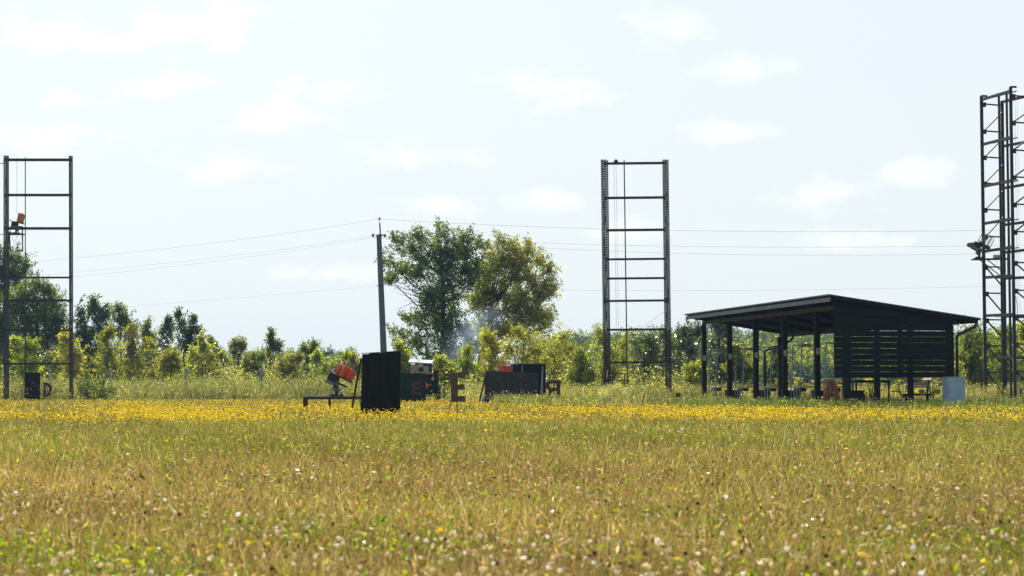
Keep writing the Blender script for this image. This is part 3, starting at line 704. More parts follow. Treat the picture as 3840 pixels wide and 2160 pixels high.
x0, x1 = W(1915, 1370, YK).x, W(2047, 1370, YK).x; zt2 = W(1980, 1366, YK).z
mm = MB(); mm.box(((x0 + x1) / 2, YK, zt2 / 2), (x1 - x0, .03, zt2)); mm.build('board_panel', M['black_wood'], bk)
mm = MB(); mm.box(((x0 + x1) / 2, YK, zt2 + .012), (x1 - x0 + .02, .06, .02)); mm.build('top_cap', M['beam_wood'], bk)
for a, b_ in (((1958, 1368), (1958, 1490)), ((2035, 1370), (2027, 1492)), ((2035, 1372), (2034, 1492))):
    mm = MB(); q0, q1 = W(*a, YK - .06), W(*b_, YK - .12); mm.bar(q0, q1, .045, .02, up=(0, 1, 0)); mm.build('frame_post', M['galv'], bk)

YC = 108.0
bx = thing('board_screen', 'narrow black upright screen with board marks at the foot of the left tower', 'screen', GX(122, YC))
x0, x1 = W(94, 1400, YC).x, W(151, 1400, YC).x; zt3 = W(120, 1397, YC).z
mm = MB()
for k in range(8): mm.box(((x0 + x1) / 2, YC + .004 * (k % 2), .05 + (k + .5) * (zt3 - .05) / 8), (x1 - x0, .03, (zt3 - .05) / 8 - .002))
mm.build('board_panel', M['wall_wood'], bx)
for x in (x0 + .03, x1 - .03): mm = MB(); mm.bar((x, YC - .04, -.05), (x, YC - .04, zt3), .07); mm.build('frame_post', M['black_wood'], bx)
mm = MB(); mm.bar(W(91, 1420, YC), W(80, 1478, YC - .5), .035); mm.build('prop', M['steel'], bx)

# ---------------------------------------------------------------- letter signs
LET = {
 'E': [[(0, 0), (.62, 0), (.62, .2), (.24, .2), (.24, .41), (.58, .41), (.58, .59), (.24, .59), (.24, .8), (.6, .8), (.6, 1), (0, 1)]],
 'A': [[(0, 0), (.2, 0), (.30, .24), (.30, .36), (.42, .78), (.42, 1), (.26, 1)], [(.70, 0), (.9, 0), (.64, 1), (.42, 1), (.42, .78), (.60, .36), (.60, .24)], [(.30, .20), (.60, .20), (.60, .36), (.30, .36)]],
 'B': [[(0, -.1), (.2, -.1), (.2, 1), (0, 1)], [(.2, .8), (.5, .8), (.5, 1), (.2, 1)], [(.2, .38), (.5, .38), (.5, .56), (.2, .56)], [(.42, .56), (.6, .56), (.6, .92), (.5, 1), (.5, .8), (.42, .8)]],
}
def arcpts(cx, cy, rx, ry, a0, a1, n): return [(cx + rx * math.cos(R(a0 + (a1 - a0) * i / n)), cy + ry * math.sin(R(a0 + (a1 - a0) * i / n))) for i in range(n + 1)]
def ring_quads(outer, inner): return [[outer[i], outer[i + 1], inner[i + 1], inner[i]] for i in range(len(outer) - 1)]
oD = arcpts(.2, .5, .42, .5, -90, 90, 12); iD = arcpts(.2, .5, .2, .32, -90, 90, 12)
LET['D'] = [[(0, 0), (.2, 0), (.2, 1), (0, 1)]] + ring_quads(oD, iD)
oR = arcpts(.40, .70, .40, .30, 90, 270, 10); iR = arcpts(.40, .70, .17, .13, 90, 270, 10)   # R seen from behind
LET['R'] = [[(.62, 0), (.80, 0), (.84, 1), (.62, 1)], [(.40, .83), (.62, .83), (.62, 1), (.40, 1)], [(.40, .40), (.62, .40), (.62, .57), (.40, .57)], [(.0, .0), (.17, .0), (.42, .40), (.22, .44)]] + ring_quads(oR, iR)
def letter(ch, px0, pyb, Y, h, label, mat_, yaw=0.0, sx=1.0, stakes=(), depth=.06, thick_part=True):
    o = W(px0, pyb, Y); t = thing('letter_sign', label, 'letter sign', (o.x + .25, Y, 0))
    ax = Vector((math.cos(yaw), math.sin(yaw), 0)); mm = MB()
    for poly in LET[ch]: mm.prism([(x * h * sx, y * h) for x, y in poly], o, ax, (0, 0, 1), -depth)
    mm.build('letter', mat_, t)
    for (sx0, sz0, sx1, dy, r_) in stakes:
        mm = MB(); a = o + ax * sx0 * h + Vector((0, -.03, sz0 * h)); b_ = o + ax * sx1 * h; b_.z = -.05; b_.y += dy
        mm.tube([a, b_], r_, 6); mm.build('stake', M['steel'], t)
    return t
letter('E', 1691, 1507, 46.7, .735, 'reddish brown letter E on two thin legs in the yellow flowers, nearest of the letters', M['letter_brown'], yaw=-.35, sx=.74, stakes=((0.02, .1, -.12, -.35, .012), (.22, .02, .24, .0, .012)), depth=.14)
letter('E', 1543, 1482, 90, .67, 'reddish brown letter E standing against the low dark green screen', M['letter'], yaw=-.08, sx=1.12, stakes=((.15, .3, .15, .03, .015),))
letter('R', 2045, 1494, 75.5, .74, 'dark red mirrored letter R half sunk in weeds beside the grey shield', M['letter'], yaw=.05, stakes=((.50, .9, .38, -.1, .03),))
letter('D', 161.5, 1488, 107.5, .82, 'dark red letter D beside the narrow black screen at the left tower', M['letter'], stakes=((.32, .8, .3, .1, .02),))
letter('A', 3084, 1502, 67.5, .74, 'orange red letter A with a dark stake in front of the shed wall', M['letter_orange'], stakes=((.45, .86, .47, -.05, .028),), depth=.04)
letter('B', 3675, 1492, 95.5, .85, 'narrow red orange letter behind the left leg of the right tower', M['letter_orange'], yaw=.9, sx=.8, stakes=((.1, .3, .1, .0, .02),))

# ---------------------------------------------------------------- little flags and sticks
def flag(px, pyt, pyb, Y, w, h, dirn, label, mt_, lean=0.0):
    t = thing('marker_flag', label, 'marker flag', GX(px, Y)); p = W(px, pyt, Y)
    mm = MB(); poly = [(0, 0), (w, -.02 * w), (w * .78, -h / 2), (w, -h), (0, -h * .95)]
    mm.prism([(x * dirn, z) for x, z in poly], p, (1, 0, 0), (0, 0, 1), .006 * dirn); mm.build('flag_plate', mt_, t)
    mm = MB(); mm.tube([p + Vector((0, .008, .02)), GX(px, Y) + Vector((lean, .0, -.05))], .008, 6); mm.build('stick', M['rust'], t)
flag(3447, 1461, 1545, 47, .15, .17, 1, 'faded red marker flag on a thin stick in front of the bench', M['flag'], -.03)
flag(2550, 1473, 1515, 70, .20, .165, -1, 'rusty brown swallowtail marker flag at the right foot of the racking tower', M['letter'])
flag(1667, 1464, 1500, 82, .09, .12, -1, 'small grey marker flag between the loader and the nearest letter E', M['flag_grey'])
mm = MB(); mm.tube([W(3731, 1497, 60), GX(3732, 60, -.05)], .012, 6); tag(mm.build('wooden_stick', M['rust']), 'short bare stick in the grass below the right tower', 'stick')

# ---------------------------------------------------------------- shooting cages, bins, table, bench, cabinet
def cage(b0, lab):
    t = thing('shooting_cage', lab, 'shooting cage', S(.9, b0 - .5), 'pipe shooting cages along the open side of the shed')
    r = .024; zr = .80; L_, R_ = b0, b0 - 1.08
    for b_ in (L_, R_):
        mm = MB(); mm.tube([S(.82, b_, 0), S(.82, b_, zr), S(.92, b_, 2.50)], r, 8); mm.build('upright_pipe', M['galv'], t, True)
        mm = MB(); mm.tube([S(.92, b_, 2.50), S(1.02, b_, 2.52), S(1.72, b_, 2.46)], r, 8); mm.build('top_arm', M['galv'], t, True)
    mm = MB(); mm.tube([S(.82, L_, zr), S(.82, R_, zr)], r, 8); mm.tube([S(.82, R_, zr), S(1.5, R_, zr)], r, 8); mm.tube([S(.82, L_, zr), S(1.5, L_, zr)], r, 8); mm.build('waist_rail', M['galv'], t, True)
    for f_ in (.34, .66):
        mm = MB(); b_ = L_ + (R_ - L_) * f_; mm.tube([S(.82, b_, 0), S(.82, b_, zr)], r * .9, 8); mm.build('short_leg', M['galv'], t, True)
    mm = MB(); c = S(1.02, (L_ + R_) / 2, .68); rot = Matrix.Rotation(math.atan2(SB.y, SB.x), 3, 'Z')
    mm.box(c - Vector((0, 0, .06)), (.72, .26, .015), rot)
    for dx, dy, sx, sy in ((0, .13, .72, .015), (0, -.13, .72, .015), (.36, 0, .015, .26), (-.36, 0, .015, .26)): mm.box(c + rot @ Vector((dx, dy, 0)), (sx, sy, .14), rot)
    mm.build('shell_tray', M['bin'], t)
labs = ['pipe shooting cage behind the post nearest the slatted wall', 'pipe shooting cage between the first and second open posts from the wall',
        'pipe shooting cage in the middle bay of the open shed', 'pipe shooting cage in the second bay from the far end of the shed',
        'pipe shooting cage in the far end bay of the shed']
for b0, lab in zip([2.95, 6.8, 10.5, 14.3, 18.3], labs): cage(b0, lab)
def bin_(a_, b_, lab):
    t = thing('rubbish_bin', lab, 'bin', S(a_, b_), 'black open bins inside the shed'); c = S(a_, b_)
    mm = MB(); n = 4; rot = Matrix.Rotation(.2, 3, 'Z')
    def ring(w, z): return [c + rot @ Vector((x * w / 2, y * w / 2 * .8, z)) for x, y in ((-1, -1), (1, -1), (1, 1), (-1, 1))]
    vs = ring(.48, 0) + ring(.66, .66) + ring(.62, .66) + ring(.43, .03)
    fs = [(3, 2, 1, 0)] + [(i, (i + 1) % 4, 4 + (i + 1) % 4, 4 + i) for i in range(4)] + [(4 + i, 4 + (i + 1) % 4, 8 + (i + 1) % 4, 8 + i) for i in range(4)] + [(8 + i, 8 + (i + 1) % 4, 12 + (i + 1) % 4, 12 + i) for i in range(4)] + [(12, 13, 14, 15)]
    mm.add(vs, fs); mm.build('tub', M['bin'], t)
    mm = MB(); q = ring(.69, .645)
    for i in range(4): mm.bar(q[i], q[(i + 1) % 4], .03, .03)
    mm.build('rim', M['bin'], t)
bl_ = ['black open bin behind the orange letter A', 'black open bin beside the fifth shed post with the gutter pipe behind', 'black open bin in the middle bay of the shed', 'black open bin in the second bay from the far end', 'black open bin in the far end bay of the shed']
for b_, lab in zip([1.2, 4.7, 8.4, 12.2, 16.3], bl_): bin_(1.35, b_, lab)
pr = thing('pipe_rail', 'grey pipe rail bent down at its end under the slatted shed wall', 'rail', S(1.1, .9))
mm = MB(); mm.tube([S(.3, .95, .90), S(1.02, .95, .90), S(1.10, .95, .86), S(1.12, .95, 0)], .024, 8); mm.build('rail_pipe', M['galv'], pr, True)
tb = thing('gun_rack', 'black open wooden gun rack frame with thin legs under the slatted wall', 'gun rack', S(1.95, .9))
for a_ in (1.21, 1.50, 2.36, 2.66):
    mm = MB(); mm.bar(S(a_, .9 if a_ in (1.21, 2.66) else 1.3, -.03), S(a_, .9 if a_ in (1.21, 2.66) else 1.3, .96), .06); mm.build('leg', M['black_wood'], tb)
mm = MB(); mm.bar(S(1.17, .9, 1.0), S(2.70, .9, 1.0), .08, .09); mm.bar(S(1.17, 1.3, 1.0), S(2.70, 1.3, 1.0), .08, .09); mm.build('top_rail', M['black_wood'], tb)
mm = MB(); mm.bar(S(1.21, .94, .99), S(1.21, 1.26, .99), .06, .05); mm.bar(S(2.66, .94, .99), S(2.66, 1.26, .99), .06, .05); mm.build('end_rail', M['black_wood'], tb)
fe = thing('fire_extinguisher', 'dark red fire extinguisher standing under the gun rack', 'fire extinguisher', S(1.7, 1.1))
mm = MB(); mm.lathe([(.085, 0), (.09, .02), (.09, .42), (.07, .50), (.03, .53)], S(1.7, 1.1, .02), n=14); mm.build('cylinder', M['bottle_red'], fe, True)
mm = MB(); mm.lathe([(.03, 0), (.03, .06)], S(1.7, 1.1, .55)); mm.bar(S(1.62, 1.1, .60), S(1.79, 1.1, .63), .03, .02); mm.build('valve', M['steel'], fe)
mm = MB(); mm.tube([S(1.76, 1.1, .60), S(1.84, 1.1, .5), S(1.83, 1.1, .2)], .014, 6); mm.build('hose', M['bin'], fe)
st = thing('low_stool', 'squat black stool at the left end of the bench', 'stool', S(3.25, .55))
mm = MB(); mm.box(S(3.30, .55, .50), (.40, .36, .06)); mm.build('seat', M['black_wood'], st)
for dx in (-.14, .14):
    for dy in (-.12, .12): mm = MB(); mm.bar(S(3.30 + dx, .55 + dy, -.02), S(3.30 + dx * .95, .55 + dy, .47), .06); mm.build('leg', M['black_wood'], st)
# bench, seat facing left and towards the field
bn = thing('park_bench', 'old slatted bench with grey backrest under the end of the slatted wall', 'bench', S(3.85, .75))
for k in range(4):
    z = .80 + k * .075; off = .03 + k * .016
    mm = MB(); mm.bar(S(3.56 + off, .98, z), S(4.30 + off, .98, z), .02, .058); mm.build('back_slat', M['slat'], bn)
for k in range(3):
    mm = MB(); mm.bar(S(3.40, .62 + k * .12, .53), S(4.22, .62 + k * .12, .53), .10, .03); mm.build('seat_slat', M['slat'], bn)
for a_ in (3.52, 4.24):
    mm = MB(); mm.bar(S(a_ - .02, 1.0, -.02), S(a_, 1.0, .5), .06); mm.bar(S(a_, 1.0, .5), S(a_ + .1, 1.0, 1.07), .06, .05); mm.build('back_support', M['black_wood'], bn)
for a_ in (3.45, 4.12): mm = MB(); mm.bar(S(a_, .6, -.02), S(a_, .6, .51), .06); mm.build('leg', M['black_wood'], bn)
mm = MB(); mm.bar(S(3.42, .58, .49), S(4.22, .58, .49), .03, .07); mm.build('front_rail', M['black_wood'], bn)
# white cabinet
cbn = thing('cabinet', 'pale blue metal cabinet standing in the grass at the corner of the shed', 'cabinet', S(4.85, -.3))
rot = Matrix.Rotation(.18, 3, 'Z')
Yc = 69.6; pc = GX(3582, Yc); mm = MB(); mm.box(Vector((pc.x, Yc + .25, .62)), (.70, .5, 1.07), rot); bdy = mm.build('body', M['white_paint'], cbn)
bv = bdy.modifiers.new('bevel', 'BEVEL'); bv.width = .012; bv.segments = 2
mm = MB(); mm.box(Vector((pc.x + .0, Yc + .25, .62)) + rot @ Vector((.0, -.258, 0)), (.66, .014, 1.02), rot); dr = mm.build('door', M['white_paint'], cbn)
mm = MB(); mm.box(Vector((pc.x, Yc + .25, .95)) + rot @ Vector((-.29, -.27, 0)), (.02, .015, .03), rot); mm.build('latch', M['steel'], dr)
for dz in (.30, 1.0):
    mm = MB(); mm.box(Vector((pc.x, Yc + .25, dz)) + rot @ Vector((.32, -.268, 0)), (.03, .012, .08), rot); mm.build('hinge', M['steel'], dr)
mm = MB(); mm.bar(Vector((pc.x, Yc + .25, .62)) + rot @ Vector((-.31, -.275, -.06)), Vector((pc.x, Yc + .25, .62)) + rot @ Vector((-.31, -.275, .06)), .014); mm.build('handle', M['steel'], dr)
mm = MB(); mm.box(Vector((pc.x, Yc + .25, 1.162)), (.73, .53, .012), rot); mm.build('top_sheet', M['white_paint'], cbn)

# ---------------------------------------------------------------- small loader
YT = 103.0
ld = thing('loader_tractor', 'small old yellow loader with pale cab roof parked behind the dark green screen', 'tractor', GX(1592, YT))
def bxp(x0, y0, x1, y1, Y, d): # box from pixel rectangle at depth Y with thickness d
    a, b_ = W(x0, y0, Y), W(x1, y1, Y); mm = MB(); mm.box(((a.x + b_.x) / 2, Y + d / 2, (a.z + b_.z) / 2), (abs(b_.x - a.x), d, abs(b_.z - a.z))); return mm
a = W(1532, 1353, YT); c2 = W(1619, 1363, YT)
mm = MB(); zr0 = W(1575, 1358, YT).z
mm.add([(a.x, YT - .1, a.z - .14), (c2.x, YT - .1, c2.z - .02), (c2.x + .05, YT + 1.2, c2.z + .12), (a.x, YT + 1.2, a.z + .02),
        (a.x, YT - .1, a.z - .06), (c2.x, YT - .1, c2.z + .02), (c2.x + .05, YT + 1.2, c2.z + .2), (a.x, YT + 1.2, a.z + .10)],
       [(3, 2, 1, 0), (4, 5, 6, 7), (0, 1, 5, 4), (1, 2, 6, 5), (2, 3, 7, 6), (3, 0, 4, 7)]); mm.build('cab_roof', M['roof_white'], ld)
cab = MB()
for x in (1535, 1558, 1611, 1617): cab.bar(W(x, 1362, YT + (.0 if x != 1558 else .1)), W(x, 1400, YT), .09)
for x in (1537, 1616): cab.bar(W(x, 1362, YT + 1.1), W(x, 1400, YT + 1.1), .08)
a, b_ = W(1556, 1362, YT), W(1618, 1372, YT); cab.box(((a.x + b_.x) / 2, YT, (a.z + b_.z) / 2), (b_.x - a.x, .06, .16))
a, b_ = W(1535, 1400, YT), W(1618, 1430, YT); cab.box(((a.x + b_.x) / 2, YT + .5, (a.z + b_.z) / 2), (b_.x - a.x, 1.0, a.z - b_.z)); cab.build('cab_frame', M['machine'], ld)
bxp(1562, 1374, 1608, 1397, YT + .02, .012).build('rear_window', M['glass'], ld)
bxp(1538, 1368, 1554, 1398, YT + .03, .012).build('rear_window', M['glass'], ld)
bxp(1567, 1363, 1585, 1374, YT - .06, .015).build('number_plate', M['plate'], ld)
mm = MB(); mm.lathe([(.03, -.02), (.13, 0), (.14, .06), (.13, .1)], W(1580, 1385, YT - .15), (0, -1, 0), 16); mm.build('air_filter', M['machine'], ld, True)
for x0, x1 in ((1552, 1567), (1627, 1641)):
    mm = MB(); p = W((x0 + x1) / 2, 1397, YT - .25); mm.lathe([(.06, 0), (.11, .08), (.12, .30), (.09, .36)], p, (0, 0, 1), 12); mm.tube([p + Vector((0, 0, .3)), p + Vector((.02, -.1, .42)), p + Vector((.0, -.1, .5))], .03, 6); mm.build('hydraulic_cylinder', M['yellow'], ld)
bxp(1562, 1395.5, 1629, 1404, YT - .35, .25).build('loader_crossbeam', M['yellow'], ld)
mm = MB(); mm.bar(W(1631, 1388, YT - .3), W(1637, 1461, YT - .3), .2, .12, up=(0, 1, 0)); mm.build('loader_mast', M['tyre'], ld)
mm = MB(); mm.bar(W(1645, 1386, YT - .3), W(1641, 1455, YT - .35), .10, .1, up=(0, 1, 0)); mm.build('exhaust_stack', M['machine'], ld)
mm = MB(); mm.bar(W(1627, 1404, YT - .2), W(1616, 1427, YT - .2), .08, .08); mm.build('lift_arm', M['yellow'], ld)
mm = bxp(1594, 1427, 1638, 1480, YT - .5, .35); a = W(1594, 1427, YT - .5); b_ = W(1638, 1427, YT - .5); mm.bar(a, b_, .05, .03); mm.build('bucket', M['green_boards'], ld)
bxp(1596, 1481, 1636, 1487, YT - .55, .3).build('bumper', M['yellow'], ld)
bxp(1598, 1405, 1622, 1426, YT - .1, .3).build('engine_cover', M['tyre'], ld)
mm = MB(); p = W(1648, 1452, YT); mm.add([p + Vector(v) for v in ((-.18, -.2, -.12), (.12, -.2, .0), (.12, .4, .0), (-.18, .4, -.12), (-.16, -.2, .08), (.13, -.2, .10), (.13, .4, .10), (-.16, .4, .08))],
       [(3, 2, 1, 0), (4, 5, 6, 7), (0, 1, 5, 4), (1, 2, 6, 5), (2, 3, 7, 6), (3, 0, 4, 7)]); mm.build('mudguard', M['yellow'], ld)
for px_ in (1643, 1545):
    p = W(px_, 1478, YT + .3); p.z = .42
    mm = MB(); n = 20
    for k in range(n): aa = 2 * math.pi * k / n; mm.box(p + Vector((0, .41 * math.cos(aa), .41 * math.sin(aa))), (.24, .06, .05), Matrix.Rotation(aa - math.pi / 2, 3, 'X'))
    mm.lathe([(.22, -.11), (.38, -.11), (.41, -.07), (.41, .07), (.38, .11), (.22, .11)], p, (1, 0, 0), 24); wh = mm.build('wheel', M['tyre'], ld)
    mm = MB(); mm.lathe([(.05, -.10), (.2, -.09), (.23, 0), (.2, .09), (.05, .10)], p, (1, 0, 0), 20); mm.build('rim', M['yellow'], wh)
p = W(1593, 1446, YT - .9); mm = MB(); mm.prism([(0, -.26), (.26, 0), (0, .26), (-.26, 0)], p, (1, 0, 0), (0, 0, 1), .012); mm.build('warning_diamond', M['clay'], ld)
for x in (1566, 1572, 1634):
    mm = MB(); mm.tube([W(x - 8, 1370, YT - .2), W(x - 3, 1352, YT - .25), W(x + 2, 1350, YT - .25), W(x + 3, 1366, YT - .25)], .014, 6); mm.build('hydraulic_hose', M['tyre'], ld)

# rusty implement near the right tower
ri = thing('harrow_implement', 'rusty iron farm implement in the weeds between cabinet and tower', 'farm implement', GX(3650, 98))
mm = MB(); p = W(3643, 1458, 98)
for k in range(9): aa = 2 * math.pi * k / 9; mm.bar(p, p + Vector((.27 * math.cos(aa), 0, .27 * math.sin(aa))), .02)
mm.tube([p + Vector((.28 * math.cos(2 * math.pi * k / 20), 0, .28 * math.sin(2 * math.pi * k / 20))) for k in range(21)], .022, 5); mm.build('wheel', M['rust'], ri)
mm = MB(); mm.bar(W(3630, 1435, 98), W(3668, 1436, 98), .05); mm.bar(W(3640, 1440, 98), W(3660, 1478, 98), .05); mm.build('frame', M['rust'], ri)
mm = MB(); mm.bar(W(3656, 1417, 97.5), GX(3657, 97.5, -.05), .07); mm.build('drawbar', M['post_wood'], ri)

# ---------------------------------------------------------------- fence posts, utility pole, wires
fplist = [(188, 1392, 'concrete fence post showing just above the narrow black screen'), (415, 1387, 'concrete fence post above the dark weed clump on the left'),
          (697, 1384, 'concrete fence post in the weeds, tallest below the dark paired trees'), (978, 1387, 'concrete fence post alone midway between the left tower and the plank screen'),
          (1251, 1386, 'concrete fence post behind the red stacked clay thrower')]
for px_, pt, lab in fplist:
    t = thing('fence_post', lab, 'fence post', GX(px_, 118), 'concrete fence posts on the far side of the field')
    top = W(px_, pt, 118); b0 = GX(px_, 118, -.1); mm = MB(); mm.add([b0 + Vector(v) for v in ((-.1, -.09, 0), (.1, -.09, 0), (.1, .09, 0), (-.1, .09, 0))] + [top + Vector(v) for v in ((-.085, -.08, 0), (.085, -.08, 0), (.085, .08, 0), (-.085, .08, 0))],
        [(3, 2, 1, 0), (4, 5, 6, 7), (0, 1, 5, 4), (1, 2, 6, 5), (2, 3, 7, 6), (3, 0, 4, 7)]); mm.build('shaft', M['concrete'], t)
    mm = MB(); mm.lathe([(.105, 0), (.105, .04), (.05, .07)], top, n=4); mm.build('cap', M['concrete'], t)
for px_, pt, Y, lab in ((2256, 1340, 108, 'slim dark stake just left of the lone racking tower'), (2416, 1342, 108, 'slim dark stake seen through the racking tower'), (2580, 1345, 110, 'slim dark stake left of the shed in front of the bushes'),
                        (2911, 1342, 108, 'slim dark stake behind the middle bay of the shed'), (1186, 1345, 140, 'dark stake behind the yellow shrubs left of the thrower')):
    t = MB(); t.tube([W(px_, pt, Y), GX(px_, Y, -.1)], [.045, .055], 8); tag(t.build('fence_stake', M['post_wood']), lab, 'stake', 'slim dark fence stakes')
YU = 100.0
up_ = thing('utility_pole', 'leaning grey concrete utility pole left of the big tree', 'utility pole', GX(1442, YU))
pt, pb = W(1421, 883, YU), W(1442, 1400, YU); pb = lerp(pt, pb, (pt.z + .2) / (pt.z - pb.z))
mm = MB(); mm.tube([pb, pt], [.19, .135], 8); mm.build('pole_shaft', M['pole_concrete'], up_)
mm = MB(); mm.bar(W(1427, 885, YU - .1), W(1424, 837, YU - .1), .07); mm.build('mast_extension', M['machine'], up_)
mm = MB(); mm.bar(W(1413, 880, YU - .1), W(1438, 881, YU - .1), .06, .05); mm.build('cross_arm', M['machine'], up_)
mm = MB(); mm.tube([W(1424, 838, YU - .1), W(1423, 826, YU - .1)], .012, 6); mm.lathe([(.02, 0), (.09, .03), (.05, .06), (.06, .09), (.02, .14)], W(1423, 825, YU - .1), n=12); mm.build('insulator', M['ceramic'], up_)
for px_, py_, dr_ in ((1399, 883, -1), (1443, 884, 1)):
    mm = MB(); p = W(px_, py_, YU - .1); mm.lathe([(.03, -.08), (.09, -.05), (.04, -.02), (.10, 0.02), (.04, .05), (.08, .08), (.03, .1)], p, n=12)
    mm.tube([p + Vector((0, 0, .02)), W(1421, 884, YU - .1)], .012, 5); mm.build('insulator', M['ceramic'], up_)
    mm = MB(); mm.tube([p + Vector((0, 0, -.04)), p + Vector((-.05 * dr_, 0, -.13)) , p + Vector((-.12 * dr_, 0, -.17)), p + Vector((-.17 * dr_, 0, -.1)), p + Vector((-.18 * dr_, 0, .02))], .01, 5); mm.build('jumper_wire', M['wire'], up_)
mm = MB(); mm.bar(W(1410, 1072, YU - .17), W(1434, 1073, YU - .17), .03); mm.build('lower_bracket', M['machine'], up_)
def wire(pts, lab, r=.005):
    # smooth curve through px, py, Y points
    P = [W(*p) for p in pts]; mm = MB(); out_ = []
    n = 24
    for i in range(n + 1):
        t = i / n; a, b_, c_ = P[0], P[1], P[2]
        l0 = (t - .5) * (t - 1) / .5; l1 = t * (t - 1) / (-.25); l2 = t * (t - .5) / .5
        out_.append(a * l0 + b_ * l1 + c_ * l2)
    mm.tube(out_, r, 4); tag(mm.build('power_line', M['wire']), lab, 'power line', 'overhead wires on the concrete pole')
wire([(-150, 1006, 142), (640, 930, 121), (1423, 821, YU)], 'top overhead wire running from the pole out to the left', .006)
wire([(-150, 1056, 142), (640, 985, 121), (1399, 884, YU)], 'upper of the two close lower wires left of the pole')
wire([(-150, 1074, 142), (640, 1000, 121), (1399, 890, YU)], 'lower of the two close lower wires left of the pole')
wire([(1423, 821, YU), (2640, 866, 104), (4000, 858, 108)], 'top overhead wire running from the pole out to the right', .006)
wire([(1443, 884, YU), (2640, 925, 104), (4000, 915, 108)], 'middle overhead wire right of the pole')
wire([(1443, 888, YU), (2640, 952, 106), (4000, 945, 110)], 'lower overhead wire right of the pole, just under the middle wire')
wire([(-150, 1200, 150), (640, 1137, 124), (1411, 1073, YU)], 'faint lowest wire left of the pole', .004)
wire([(1434, 1073, YU), (2640, 1090, 110), (4000, 1066, 112)], 'faint lowest wire right of the pole', .004)

